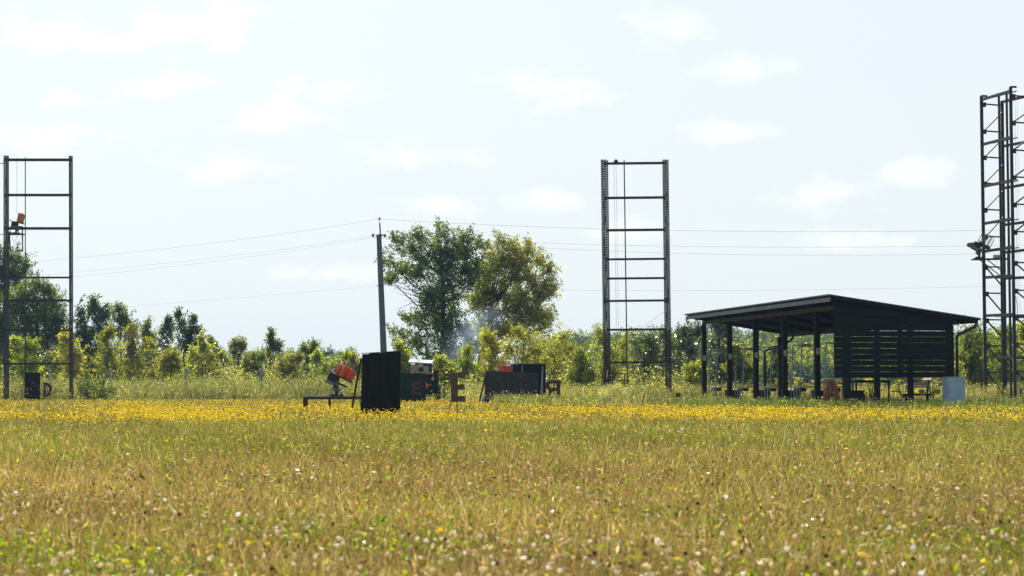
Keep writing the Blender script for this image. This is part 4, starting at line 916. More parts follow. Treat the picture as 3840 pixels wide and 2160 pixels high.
# ---------------------------------------------------------------- trees and shrubs
DARK = [(.028, .050, .014), (.055, .085, .018), (.10, .13, .022), (.16, .18, .035)]
MID = [(.045, .07, .014), (.09, .12, .018), (.15, .17, .028), (.22, .22, .04)]
YEL = [(.09, .11, .014), (.22, .23, .022), (.29, .27, .03), (.36, .32, .06)]
OLIVE = [(.07, .09, .014), (.14, .16, .02), (.23, .23, .03), (.30, .28, .06)]
def tree(name, lab, px, Y, lobes, cols, w=(3, 4, 3, 1), leaf=.13, dens=1.0, group=None, cat='tree', shiny=False, trunk_r=.12, trunk_to=None, clump=.32, lean=0, bare=0, aspect=.45, up=.45, foot=0, loose=1.42):
    """lobes: px, py, rx, ry in photo pixels at distance Y; the depth of a lobe follows its width"""
    base = GX(px, Y); t = thing(name, lab, cat, base, group); s = F / Y
    if foot: lobes = [(a_, b_, c_ * 1.15, d_ * 1.15) for a_, b_, c_, d_ in lobes]
    if foot:
        lb = list(lobes)
        for k in range(4):
            a_, b_, c_, d_ = lb[int(rng.integers(0, len(lb)))]; lobes = list(lobes) + [(a_ + rng.uniform(-.9, .9) * c_, b_ - d_ * rng.uniform(.75, 1.35), rng.uniform(5, 14), rng.uniform(8, 20))]
    if foot: lobes = list(lobes) + [(px - foot * .5, 1412, foot * .6, 28), (px + foot * .55, 1415, foot * .6, 28), (px, 1388, foot * .6, 26)]
    Ps, mm = [], MB()
    tops = []; tone = []
    for (lx, ly, rx, ry) in lobes:
        c = W(lx, ly, Y); rx_, rz_ = rx / s, ry / s; dy = rng.uniform(-.5, .5) * rx_; c.y += dy
        area = rx_ * rz_
        ncl = max(14, int(86 * dens * area / (clump / .32) ** 1.7))
        d = rand_dirs(ncl); r_ = rng.uniform(0.0, 1.0, ncl) ** .45 * rng.uniform(.7, loose, ncl)
        cc = np.array(c)[None, :] + d * r_[:, None] * np.array([rx_, rx_ * .85, rz_])[None, :]
        nl = int(52 * (clump / .32) ** 1.6 * (.13 / leaf) ** 1.5)
        # leaves sit along short sprigs that point outwards and up
        dirv = d * .8 + rand_dirs(ncl) * .55 + np.array([0, 0, up]); dirv /= np.linalg.norm(dirv, axis=1, keepdims=True)
        ln = clump * 2.3 * rng.uniform(.45, 1.25, ncl)
        tpar = rng.uniform(-.5, .6, (ncl, nl)); wd = clump * .36 * (1.1 - np.abs(tpar))[..., None]
        pts_ = cc[:, None, :] + dirv[:, None, :] * (tpar * ln[:, None])[..., None] + rng.normal(size=(ncl, nl, 3)) * wd
        Ps.append(pts_.reshape(-1, 3)); tone.append(np.repeat(rng.uniform(.55, 1.5, ncl), nl))
        for k in range(0, ncl, 4): tops.append((c, Vector(cc[k])))
    P = np.concatenate(Ps); P[:, 2] = np.maximum(P[:, 2], 0.05)
    n = len(P); col = palette(n, cols, w) * np.concatenate(tone)[:, None] * (rng.uniform(.8, 1.3) if foot else 1.25) * (np.array([[rng.uniform(.82, 1.0), 1, rng.uniform(.8, 1.6)]]) if foot else 1)
    V, f, C = leaves(P, leaf, col, aspect=aspect)
    npmesh('crown', V, [f], C, M['leaf_shiny' if shiny else 'leaf'], t)
    tt = W(*(trunk_to or (px, min(l[1] for l in lobes) + 20)), Y)
    pts = [base + Vector((0, 0, -.1)), lerp(base, tt, .35) + Vector((rng.uniform(-.1, .1), 0, 0)), lerp(base, tt, .7) + Vector((rng.uniform(-.15, .15), 0, 0)), tt]
    mm.tube(pts, [trunk_r, trunk_r * .8, trunk_r * .5, trunk_r * .12], 7)
    for (lx, ly, rx, ry) in lobes:
        c = W(lx, ly, Y); hz = max(.2, c.z - .6 * abs(c.x - base.x) - ry / s * .5); k = min(max((hz - base.z) / max(tt.z - base.z, .1), .05), .85)
        a = lerp(base, tt, k); mid = lerp(a, c, .5) + Vector((0, rng.uniform(-.3, .3), -.12 * (c - a).length))
        mm.tube([a, mid, c], [trunk_r * .34, trunk_r * .2, trunk_r * .08], 5)
    for c, q in tops[:90]:
        if (c - q).length > .35: mm.tube([c, lerp(c, q, .5) + Vector((0, 0, -.06)), q], [.022, .016, .006], 4)
    if bare:
        for k in range(bare):
            a = lerp(W(1600, 1150, Y), W(1560, 1060, Y), k / bare); q = W(rng.uniform(1440, 1500), rng.uniform(1030, 1180), Y) + Vector((0, rng.uniform(-.6, .6), 0))
            m1_ = lerp(a, q, .35) + Vector((0, 0, rng.uniform(-.1, .3))); m2_ = lerp(a, q, .7) + Vector((0, 0, rng.uniform(-.2, .15))); mm.tube([a, m1_, m2_, q], [.035, .022, .014, .004], 4)
            for j in range(4): q2 = lerp(m1_, q, rng.uniform(0, .8)); mm.tube([q2, q2 + Vector((-rng.uniform(.1, .5), .1, rng.uniform(-.4, .3)))], [.009, .003], 3)
    mm.build('trunk', M['bark'], t)
    return t

YB = 125
tree('broadleaf_tree', 'big dark green tree with open crown just right of the utility pole', 1665, YB,
     [(1560, 880, 38, 34), (1500, 905, 40, 30), (1650, 868, 44, 34), (1545, 930, 55, 40), (1460, 980, 42, 32), (1510, 1010, 60, 40), (1465, 1050, 36, 22), (1570, 1020, 50, 45), (1645, 930, 50, 60),
      (1740, 885, 40, 34), (1790, 910, 34, 30), (1735, 940, 55, 40), (1670, 1020, 48, 60), (1745, 1010, 55, 50), (1765, 1060, 45, 40), (1620, 1110, 50, 45), (1700, 1110, 55, 50), (1560, 1195, 55, 38),
      (1500, 1245, 42, 22), (1630, 1200, 60, 55), (1690, 1180, 55, 50), (1570, 1270, 60, 40), (1650, 1290, 65, 50), (1530, 1310, 40, 30), (1610, 1345, 60, 40), (1700, 1330, 60, 50), (1780, 1280, 50, 50), (1740, 1370, 60, 40), (1600, 970, 60, 50), (1700, 960, 60, 60), (1790, 1000, 50, 50), (1640, 1070, 60, 50), (1610, 1160, 50, 50), (1720, 1230, 60, 50)],
     DARK, w=(2, 4, 4, 3), leaf=.18, dens=.6, trunk_r=.24, trunk_to=(1648, 900), clump=.36, bare=6)
tree('broadleaf_tree', 'big yellow-green tree leaning right beside the dark tree, smoke at its foot', 1775, YB + 4,
     [(1875, 900, 26, 34), (1925, 925, 34, 34), (1980, 925, 24, 30), (1885, 960, 36, 40), (1960, 980, 50, 45), (2020, 975, 40, 36), (2060, 1010, 34, 30), (1850, 1010, 45, 40), (1920, 1040, 60, 45), (1990, 1050, 60, 45),
      (2060, 1065, 40, 32), (1820, 1080, 45, 40), (1880, 1100, 55, 40), (1960, 1110, 60, 40), (2030, 1110, 40, 26), (1900, 1160, 45, 32), (2010, 1185, 50, 28), (2050, 1175, 36, 24), (1960, 1200, 45, 30), (1850, 1180, 40, 30), (2010, 1235, 35, 22), (1880, 1240, 40, 30), (1960, 1260, 45, 30), (1830, 1290, 45, 40), (1820, 1010, 40, 50), (1930, 985, 50, 45), (2035, 1100, 50, 40), (1940, 1150, 60, 45), (2050, 1210, 40, 28), (1800, 1130, 50, 45), (1810, 1210, 45, 40), (1920, 1230, 60, 40), (2000, 1150, 50, 35), (1835, 945, 34, 34), (1815, 1060, 45, 45), (1785, 1120, 40, 40)],
     OLIVE, w=(2, 4, 4, 3), leaf=.18, dens=.68, trunk_r=.22, trunk_to=(1850, 1080), clump=.36)
# left mass
tree('broadleaf_tree', 'tall dark tree behind the left racking tower, highest at the picture edge', 20, 152,
     [(-10, 950, 40, 40), (50, 965, 36, 36), (95, 985, 22, 24), (0, 1020, 60, 45), (70, 1030, 50, 35), (20, 1090, 70, 45), (-60, 1000, 60, 60), (-60, 1120, 70, 60), (-60, 1260, 80, 80), (20, 1320, 70, 70), (0, 1200, 70, 60)],
     DARK, w=(4, 4, 2.5, 1), leaf=.20, dens=.95, trunk_r=.25, clump=.40)
tree('broadleaf_tree', 'mid green feathery tree sloping down to the right behind the left tower', 140, 148,
     [(130, 1060, 36, 26), (175, 1085, 36, 26), (100, 1110, 60, 40), (190, 1130, 50, 34), (60, 1150, 60, 40), (150, 1180, 60, 45), (225, 1190, 45, 38), (90, 1220, 60, 45), (200, 1250, 60, 50), (130, 1290, 70, 50), (240, 1300, 36, 50), (60, 1330, 60, 50), (180, 1360, 70, 45), (250, 1370, 40, 40)],
     MID, w=(5, 3.5, 2, .8), leaf=.20, dens=1.0, trunk_r=.2, clump=.40)
SHR = [
 ('sapling', 'pale yellow sapling in front of the dark trees inside the left tower', 105, 122, [(80, 1300, 26, 18), (105, 1325, 36, 24), (75, 1360, 38, 26), (115, 1370, 34, 28), (95, 1400, 40, 26)], YEL, .12),
 ('broadleaf_tree', 'yellow-green bushy tree against the right post of the left tower', 262, 140, [(262, 1265, 20, 30), (250, 1310, 30, 34), (285, 1330, 26, 40), (260, 1370, 34, 36), (295, 1380, 24, 30)], YEL, .14),
 ('poplar_tree', 'slim dark poplar just right of the left tower', 322, 146, [(308, 1170, 14, 26), (312, 1210, 20, 36), (308, 1260, 26, 40), (318, 1320, 34, 50), (320, 1380, 36, 36)], DARK, .16),
 ('poplar_tree', 'tallest dark poplar of the young row right of the left tower', 365, 146, [(360, 1148, 16, 22), (355, 1185, 28, 32), (385, 1165, 18, 20), (350, 1240, 36, 42), (380, 1225, 30, 36), (360, 1305, 42, 44), (355, 1370, 42, 40)], DARK, .16),
 ('willow_tree', 'loose pale willow with sparse crown right of the tall poplar', 450, 148, [(430, 1185, 26, 26), (462, 1180, 20, 22), (475, 1215, 30, 26), (440, 1230, 30, 28), (505, 1225, 14, 22), (480, 1260, 28, 24)], MID, .14),
 ('shrub', 'round bright yellow-green shrub below the pale willow', 405, 138, [(395, 1275, 32, 26), (420, 1310, 40, 34), (390, 1350, 42, 40), (430, 1380, 40, 30)], YEL, .13),
 ('shrub', 'yellow shrub with a pointed top right of the round yellow shrub', 500, 140, [(500, 1262, 14, 20), (495, 1300, 28, 30), (520, 1340, 34, 34), (480, 1370, 38, 34)], YEL, .13),
 ('poplar_tree', 'thin young poplar with bare tip midway between pale willow and paired dark trees', 548, 146, [(542, 1250, 12, 24), (560, 1262, 14, 20), (550, 1300, 26, 32), (560, 1350, 32, 40)], OLIVE, .14),
 ('poplar_tree', 'slim dark tree, left one of a close dark pair in the young row', 625, 148, [(612, 1248, 12, 22), (640, 1235, 12, 24), (620, 1285, 22, 30), (625, 1330, 28, 36), (615, 1375, 30, 36)], DARK, .15),
 ('poplar_tree', 'pointed dark tree, tallest in the middle of the shrub row', 690, 150, [(678, 1205, 14, 22), (712, 1225, 14, 22), (680, 1245, 24, 30), (712, 1262, 24, 26), (745, 1255, 14, 20), (690, 1295, 36, 34), (730, 1300, 28, 28), (700, 1350, 38, 44)], DARK, .16),
 ('shrub', 'yellow shrub low in front of the pointed dark tree', 640, 136, [(600, 1340, 30, 34), (650, 1335, 26, 30), (620, 1380, 40, 30), (665, 1375, 30, 26)], YEL, .12),
 ('shrub', 'bushy yellow shrub right of the pointed dark tree', 765, 138, [(765, 1300, 20, 28), (745, 1340, 34, 32), (790, 1345, 30, 30), (770, 1380, 40, 26)], YEL, .13),
 ('shrub', 'narrow green-yellow shrub halfway along the gap before the small pointed trees', 820, 142, [(808, 1320, 20, 26), (830, 1350, 28, 28), (815, 1380, 34, 24)], OLIVE, .13),
 ('poplar_tree', 'short pointed green tree left of the thin spire tree', 893, 146, [(890, 1296, 14, 20), (878, 1325, 24, 24), (905, 1330, 24, 26), (890, 1365, 36, 32)], OLIVE, .14),
 ('shrub', 'low yellow shrub between the short pointed tree and the thin spire tree', 955, 136, [(945, 1350, 26, 24), (970, 1370, 30, 26), (930, 1380, 30, 22)], YEL, .12),
 ('poplar_tree', 'thin spire tree standing above the low yellow shrubs', 1012, 146, [(1016, 1272, 6, 18), (1012, 1305, 13, 22), (1036, 1305, 10, 18), (1018, 1340, 26, 28), (1040, 1365, 34, 28)], OLIVE, .14),
 ('shrub', 'wide low yellow shrub right of the thin spire tree', 1085, 136, [(1070, 1345, 30, 24), (1100, 1370, 36, 26), (1060, 1382, 36, 20)], YEL, .12),
 ('shrub', 'green shrub with twin tips in front of the misty trees', 1155, 140, [(1138, 1322, 12, 20), (1172, 1318, 12, 22), (1150, 1350, 30, 26), (1175, 1375, 34, 26)], OLIVE, .13),
 ('shrub', 'yellow shrub right behind the red stacked clay thrower', 1240, 132, [(1215, 1365, 30, 22), (1255, 1372, 34, 22), (1290, 1365, 28, 22), (1240, 1392, 46, 18)], YEL, .12),
 ('shrub', 'yellow shrub between the clay thrower and the plank screen', 1330, 130, [(1320, 1360, 24, 18), (1345, 1385, 32, 24)], YEL, .12),
 ('shrub', 'small yellow-green bush between the plank screen and the loader', 1515, 115, [(1512, 1330, 18, 24), (1520, 1365, 22, 26), (1510, 1390, 26, 20)], YEL, .10),
 ('shrub', 'bright leafy bush right behind the loader', 1668, 108, [(1655, 1370, 22, 22), (1675, 1395, 28, 26), (1665, 1430, 30, 22)], YEL, .10),
 ('acacia_shrub', 'feathery yellow acacia shrub right of the loader smoke', 1755, 112, [(1745, 1345, 26, 22), (1770, 1365, 34, 30), (1740, 1395, 36, 30), (1775, 1420, 40, 30)], YEL, .12),
 ('acacia_shrub', 'tall feathery acacia under the big yellow-green tree', 1850, 112, [(1820, 1262, 16, 24), (1835, 1300, 34, 26), (1870, 1320, 40, 34), (1825, 1345, 42, 34), (1880, 1370, 48, 36), (1810, 1395, 44, 36)], YEL, .13),
 ('acacia_shrub', 'tallest feathery yellow acacia right below the big tree crown', 1965, 112, [(1945, 1250, 30, 20), (1985, 1265, 40, 26), (1940, 1295, 44, 32), (2010, 1305, 44, 32), (1965, 1345, 60, 40), (2030, 1360, 44, 40), (1990, 1400, 60, 36)], YEL, .13),
 ('acacia_shrub', 'acacia shrub with a raised right branch over the black screen', 2085, 110, [(2105, 1258, 24, 14), (2085, 1285, 34, 22), (2070, 1325, 40, 34), (2110, 1345, 34, 30), (2085, 1385, 44, 36), (2075, 1425, 40, 24)], YEL, .13),
 ('shrub', 'low bright yellow bush left of the lone racking tower', 2175, 104, [(2165, 1350, 26, 20), (2195, 1365, 26, 22), (2160, 1400, 42, 30), (2205, 1410, 36, 28), (2180, 1440, 48, 20)], YEL, .11),
 ('acacia_shrub', 'slender yellow acacia behind the left leg of the racking tower', 2262, 106, [(2252, 1240, 14, 20), (2248, 1275, 22, 24), (2285, 1300, 30, 30), (2315, 1320, 30, 34), (2260, 1350, 36, 40), (2310, 1385, 36, 40), (2270, 1420, 36, 26)], YEL, .12),
 ('broadleaf_bush', 'dark glinting bush framed inside the racking tower', 2420, 112, [(2390, 1280, 30, 24), (2430, 1260, 34, 24), (2465, 1270, 30, 24), (2400, 1320, 44, 34), (2455, 1325, 46, 34), (2400, 1370, 44, 32), (2460, 1380, 48, 34)], MID, .12),
 ('broadleaf_bush', 'dark glinting bush between the racking tower and the shed', 2580, 112, [(2545, 1250, 26, 20), (2590, 1245, 26, 24), (2620, 1228, 16, 24), (2555, 1295, 44, 34), (2610, 1290, 42, 36), (2545, 1345, 44, 38), (2605, 1350, 48, 38), (2560, 1395, 50, 26)], DARK, .12),
 ('broadleaf_bush', 'dark white-glinting bush seen through the far end of the shed', 2690, 108, [(2680, 1225, 22, 20), (2705, 1255, 26, 24), (2670, 1290, 36, 36), (2715, 1310, 34, 32), (2690, 1355, 44, 34), (2690, 1395, 44, 26)], DARK, .12),
 ('shrub', 'bright yellow sapling left of the far shed post', 2610, 100, [(2608, 1385, 16, 18), (2612, 1410, 20, 22), (2608, 1435, 24, 16)], YEL, .09),
 ('shrub', 'yellow-green bush through the second bay of the shed', 2770, 104, [(2765, 1320, 22, 22), (2785, 1350, 24, 26), (2765, 1385, 30, 26), (2790, 1412, 28, 20)], OLIVE, .11),
 ('shrub', 'low green bush behind the third shed post', 2900, 104, [(2915, 1345, 20, 26), (2895, 1385, 28, 26), (2870, 1405, 24, 20)], OLIVE, .10),
 ('birch_tree', 'pale loose birch with thin dark trunk between shed and right tower', 3672, 104, [(3625, 1230, 34, 26), (3665, 1255, 36, 30), (3700, 1290, 30, 34), (3620, 1290, 40, 36), (3660, 1330, 44, 40), (3610, 1350, 40, 40), (3690, 1370, 40, 40), (3630, 1400, 48, 34)], OLIVE, .11),
 ('broadleaf_bush', 'light bush behind the legs of the right tower', 3760, 106, [(3740, 1265, 30, 24), (3780, 1280, 34, 28), (3735, 1320, 40, 34), (3790, 1335, 40, 36), (3745, 1380, 44, 40), (3800, 1400, 44, 36)], OLIVE, .11),
 ('shrub', 'yellow bush at the extreme right edge behind the right tower', 3850, 108, [(3830, 1270, 28, 26), (3860, 1300, 36, 34), (3835, 1350, 40, 36), (3870, 1390, 44, 40)], YEL, .11),
 ('shrub', 'low weedy bush behind the gun rack and the bench', 3400, 98, [(3330, 1390, 60, 24), (3420, 1400, 60, 22), (3260, 1400, 50, 20), (3520, 1395, 50, 26), (3580, 1380, 40, 34)], OLIVE, .10),
]
for (nm, lab, px_, Y, lobes, cols, lf) in SHR:
    shiny = 'glinting' in lab
    g_ = {'shrub': 'shrubs along the far side of the field', 'acacia_shrub': 'feathery acacia shrubs below the big trees', 'poplar_tree': 'young pointed trees in the shrub row', 'broadleaf_bush': 'glossy bushes behind the range'}.get(nm)
    tree(nm, lab, px_, Y, lobes, cols, leaf=lf * 1.4, dens=.42 if Y > 99 else .8, loose=1.85, group=g_, cat='tree' if 'tree' in nm or nm == 'sapling' else 'shrub', shiny=shiny, trunk_r=.06, clump=.27,
         w=(2, 4, 4, 2) if cols is YEL else (3, 4, 3, 1.5), aspect=.30 if 'acacia' in nm else .5, up=.8 if 'poplar' in nm else .45, foot=38 if Y > 99 else 0)

# far blue-hazed trees left of centre
for px_, pt, Y, hw, lab in ((1075, 1322, 390, 42, 'misty blue tree far behind the thin spire tree'), (1225, 1318, 380, 44, 'misty blue tree far behind the twin-tipped shrub'), (1285, 1312, 385, 60, 'widest misty blue tree far left of the plank screen')):
    tree('distant_tree', lab, px_, Y, [(px_ - hw * .5, pt + 34, hw * .5, 30), (px_ + hw * .4, pt + 28, hw * .55, 28), (px_, pt + 20, hw * .5, 20), (px_, pt + 70, hw * .9, 44), (px_ + hw * .3, pt + 110, hw * .9, 30)], DARK, leaf=.5, dens=.5, clump=.9, trunk_r=.3, group='misty trees on the horizon')

# ---------------------------------------------------------------- far wood on the hill (one mass)
P = []; Cc = []
nc = 760
for k in range(nc):
    y = rng.uniform(345, 600); x = rng.uniform((2000 - 1920) / F * y, (4250 - 1920) / F * y)
    if rng.uniform() < .22: y = rng.uniform(338, 360); x = rng.uniform((2050 - 1920) / F * y, (4200 - 1920) / F * y)
    hgt = rng.uniform(5.0, 8.2); r = rng.uniform(2.4, 4.2); z0 = hill_z(x, y)
    n = 460; d = rand_dirs(n); q = d * (rng.uniform(.55, 1, n) ** .5)[:, None] * np.array([r, r, hgt * .42]) * (1 + .25 * rng.normal(size=(n, 1)))
    q += np.array([x, y, z0 + hgt * .58]); P.append(q)
    tone = rng.uniform(.7, 1.25); base = [MID, MID, DARK, OLIVE][int(rng.integers(0, 4))]
    Cc.append(palette(n, base, (2, 4, 3, 1)) * tone)
P = np.concatenate(P); Cc = np.concatenate(Cc); P[:, 2] = np.maximum(P[:, 2], .3)
V, f, C = leaves(P, .72, Cc, aspect=.65)
tag(npmesh('forest', V, [f], C, M['leaf_matte']), 'hazy wooded hillside far behind the shed', 'forest', kind='stuff')
# ---------------------------------------------------------------- giant leaved plants
def bigleaf(px_, Y, pyt, nlv, lab, spread=.6):
    t = thing('broadleaf_plant', lab, 'plant', GX(px_, Y), 'giant leaved plants behind the shed'); zt_ = W(px_, pyt, Y).z; mm = MB(); V = []; polys = []; 
    for k in range(nlv):
        a = rng.uniform(0, 2 * math.pi); r_ = rng.uniform(.1, spread); z = zt_ * rng.uniform(.45, 1.0); c = GX(px_, Y) + Vector((r_ * math.cos(a), r_ * math.sin(a), z))
        mm.tube([GX(px_, Y), lerp(GX(px_, Y), c, .5) + Vector((0, 0, .12)), c], [.018, .014, .01], 5)
        L = rng.uniform(.28, .5); out_d = Vector((math.cos(a), math.sin(a), rng.uniform(-.5, .1))).normalized(); sd = out_d.cross(Vector((0, 0, 1))).normalized(); un = sd.cross(out_d)
        m_ = 9; ring = []
        for j in range(m_):
            b_ = 2 * math.pi * j / m_; rr = L * (.55 if j else .75) * (1 + .12 * (-1) ** j); ring.append(c + out_d * (rr * math.cos(b_) + L * .2) + sd * rr * math.sin(b_) + un * (-.10 * L * (1 + math.cos(2 * b_))))
        o = len(V); V += [tuple(c)] + [tuple(p) for p in ring]
        polys += [(o, o + 1 + j, o + 1 + (j + 1) % m_) for j in range(m_)]
    V = np.array(V); npmesh('foliage', V, [np.array(polys)], np.repeat(palette(len(V) // 10, [(.10, .13, .02), (.17, .19, .02), (.25, .22, .03)], (2, 3, 3), .1), 10, axis=0), M['leaf'], t)
    mm.build('stems', M['leaf'] if False else M['bark'], t)
for args in ((2905, 94, 1415, 12, 'giant leaved plant behind the middle bay of the shed'), (3000, 93, 1400, 14, 'giant leaved plant behind the downpipe bay of the shed'), (3060, 94, 1405, 10, 'giant leaved plant just left of the letter A'),
             (3125, 93, 1408, 10, 'giant leaved plant just right of the letter A, under the wall'), (3265, 88, 1408, 12, 'giant leaved plant behind the gun rack'), (3390, 86, 1425, 12, 'giant leaved plant between gun rack and bench'),
             (3495, 88, 1408, 12, 'giant leaved plant behind the bench backrest'), (3550, 88, 1412, 9, 'giant leaved plant touching the pale blue cabinet'), (3790, 96, 1430, 8, 'giant leaved plant between the legs of the right tower')):
    bigleaf(*args)

# ---------------------------------------------------------------- meadow
def patch(x, y, s, ph): return .5 + .25 * np.sin(x * s + ph) * np.cos(y * s * .8 + ph * 1.7) + .25 * np.sin(x * s * 2.3 + y * s * 1.9 + ph * 2.1)
def field(n, y0, y1, pw=1.0, xpad=1.12, extra=1.5):
    """random points that fill the view between two distances (and a margin at each side)"""
    u = rng.uniform(0, 1, n); y = (y0 ** pw + u * (y1 ** pw - y0 ** pw)) ** (1 / pw) if pw else y0 * (y1 / y0) ** u
    hw = y * (1920 / F) * xpad + extra; x = rng.uniform(-1, 1, n) * hw; return x, y
def blades(name, x, y, h, w, cols, lab=None, bend=.45, cat='grass', z0=0.0):
    n = len(x); a = rng.uniform(0, 2 * np.pi, n); sx, sy = np.cos(a), np.sin(a); b_ = rng.uniform(0, 2 * np.pi, n); be = h * bend * rng.uniform(.1, 1, n)
    bx_, by_ = np.cos(b_) * be, np.sin(b_) * be
    base = np.stack([x, y, np.full(n, z0)], 1); s = np.stack([sx, sy, np.zeros(n)], 1) * (w / 2)[:, None]
    mid = base + np.stack([bx_ * .3, by_ * .3, h * .55], 1); tip = base + np.stack([bx_, by_, h], 1)
    V = np.stack([base - s, base + s, mid + s * .8, mid - s * .8, tip], 1).reshape(-1, 3); i = np.arange(n) * 5
    q = np.stack([i, i + 1, i + 2, i + 3], 1); t = np.stack([i + 3, i + 2, i + 4], 1)
    return npmesh(name, V, [q, t], np.repeat(cols, 5, axis=0), M['grass'])
TAN = np.array([(.33, .24, .09), (.22, .15, .05), (.50, .40, .20), (.085, .05, .02)]); GRN = np.array([(.10, .15, .025), (.16, .20, .03), (.22, .24, .04), (.07, .10, .025)])
def mixcols(n, pg):
    g_ = rng.uniform(size=n) < pg
    return np.where(g_[:, None], palette(n, GRN, (3, 3, 2, 2)), palette(n, TAN, (4, 4, 2, 2)))
# near: dry stems and clover leaves
x1, y1 = field(230000, 4.8, 17.0, 1.0); h_cl = .6 + .8 * patch(x1, y1, 2.1, 1.4); pg = .14 + .12 * (x1 > 1) + .45 * (patch(x1, y1, 1.3, .6) > .62) * (y1 < 9.5) + .12 * (patch(x1, y1, .5, 2.0) > .6)
h1 = rng.uniform(.03, .20, len(x1)) * rng.uniform(.5, 1, len(x1)) * (1 - .2 * (y1 < 8)) + .03; h1 = h1 * h_cl; w1 = (.0010 + y1 * .00018) * rng.uniform(.6, 1.3, len(x1))
x2, y2 = field(230000, 16.0, 36.0, 1.0); pg2 = np.clip(.60 - .38 * (y2 < 20) * patch(x2, y2, .35, .3) - .2 * (patch(x2, y2, .5, 1.0) < .4), .05, 1)
h2 = rng.uniform(.04, .17, len(x2)) + .12 * (rng.uniform(size=len(x2)) < .12); w2 = .0014 + y2 * .00015
x3, y3 = field(130000, 36.0, 112.0, .4); pg3 = .50 + .0 * x3; h3 = rng.uniform(.05, .19, len(x3)); w3 = .004 + y3 * .00024
o = blades('meadow_grass', np.concatenate([x1, x2, x3]), np.concatenate([y1, y2, y3]), np.concatenate([h1, h2, h3]), np.concatenate([w1, w2, w3]),
       np.concatenate([mixcols(len(x1), pg), mixcols(len(x2), pg2), mixcols(len(x3), pg3)]) * np.concatenate([(.68 + .64 * patch(x1, y1, .9, 5.0)), (.72 + .56 * patch(x2, y2 * .5, .5, 5.0)), np.ones(len(x3))])[:, None], bend=.8)
tag(o, 'dry tan and green meadow grass covering the whole field', 'grass', kind='stuff')
xc, yc = field(190000, 4.8, 34.0, .75); zc = rng.uniform(.02, .17, len(xc))
V, f, C = leaves(np.stack([xc, yc, zc], 1), 1.0, np.where((rng.uniform(size=len(xc)) < np.where(yc > 15, .45, .12))[:, None], palette(len(xc), GRN, (3, 3, 2, 2)), palette(len(xc), [(.40, .29, .12), (.24, .15, .055), (.60, .50, .32), (.07, .04, .018)], (4, 4, 1.3, 3))), droop=-.35, aspect=.16)
Vr = V.reshape(-1, 4, 3); c0 = Vr[:, :1]; sc_ = (.007 + rng.uniform(0, .03, (len(xc), 1, 1)) + yc[:, None, None] * .0007); V = (c0 + (Vr - c0) * sc_).reshape(-1, 3)
tag(npmesh('dry_stalks', V, [f], C, M['grass']), 'short dry bent stalks and seed husks lying through the meadow', 'grass', kind='stuff')
# broad low leaves (clover, plantain) as ground cover
x, y = field(70000, 4.8, 34.0, .7); keep = (patch(x, y, 1.3, .6) > .58) | (rng.uniform(size=len(x)) < .22); x, y = x[keep], y[keep]
V, f, C = leaves(np.stack([x, y, rng.uniform(.02, .15, len(x))], 1), 1.0, palette(len(x), [(.14, .22, .02), (.22, .28, .02), (.08, .13, .02), (.30, .30, .03)], (3, 3, 2, 1)), droop=0, aspect=.6)
Vr = V.reshape(-1, 4, 3); c0 = Vr[:, :1]; sc_ = (.008 + rng.uniform(0, .016, (len(x), 1, 1)) + y[:, None, None] * .0006); V = (c0 + (Vr - c0) * sc_).reshape(-1, 3)
tag(npmesh('clover_leaves', V, [f], C, M['leaf']), 'bright green clover and broad leaves low in the near grass', 'ground cover', kind='stuff')
# flower heads
def heads(name, x, y, z, r, cols, flat=.7, sub=1):
    import bmesh
    bm = bmesh.new(); bmesh.ops.create_icosphere(bm, subdivisions=sub, radius=1.0); bv_ = np.array([v.co[:] for v in bm.verts]); bf = np.array([[v.index for v in f_.verts] for f_ in bm.faces]); bm.free()
    n = len(x); k = len(bv_); jit = 1 + .22 * rng.normal(size=(n, k, 1))
    V = np.stack([x, y, z], 1)[:, None, :] + bv_[None] * jit * r[:, None, None] * np.array([1, 1, flat])
    Fz = (bf[None] + (np.arange(n) * k)[:, None, None]).reshape(-1, 3); C = np.repeat(cols, k, axis=0) * (1 + .15 * rng.normal(size=(n * k, 1)))
    return npmesh(name, V.reshape(-1, 3), [Fz], np.clip(C, 0, 1), M['petal'])
x, y = field(5200, 4.9, 15, .7); dens_ = patch(x, y, .9, 1.2); keep = rng.uniform(size=len(x)) < np.clip(dens_ * 1.3 - .35 + .6 * (y < 6.3) * (x > .3) + .25 * (y < 7) * (x < .2), .02, 1) * np.clip((13 - y) / 5, .15, 1); x, y = x[keep], y[keep]; z = rng.uniform(.10, .22, len(x))
tag(heads('white_clover', x, y, z, rng.uniform(.004, .0095, len(x)), palette(len(x), [(.78, .68, .52), (.62, .48, .33), (.85, .82, .76)], (4, 3, 2), .1), .85, 2), 'cream white clover heads scattered in the near grass', 'flowers', kind='stuff')
x, y = field(1500, 4.9, 16.0, 1.0); keep = rng.uniform(size=len(x)) < np.clip(patch(x, y, .9, 1.2) * 1.3 - .2, .05, 1); x, y = x[keep], y[keep]
tag(heads('brown_clover', x, y, rng.uniform(.10, .2, len(x)), rng.uniform(.005, .009, len(x)), palette(len(x), [(.05, .028, .015), (.12, .06, .03), (.22, .12, .06)], (2, 3, 2), .1), .9, 1), 'withered brown clover heads in the near grass', 'flowers', kind='stuff')
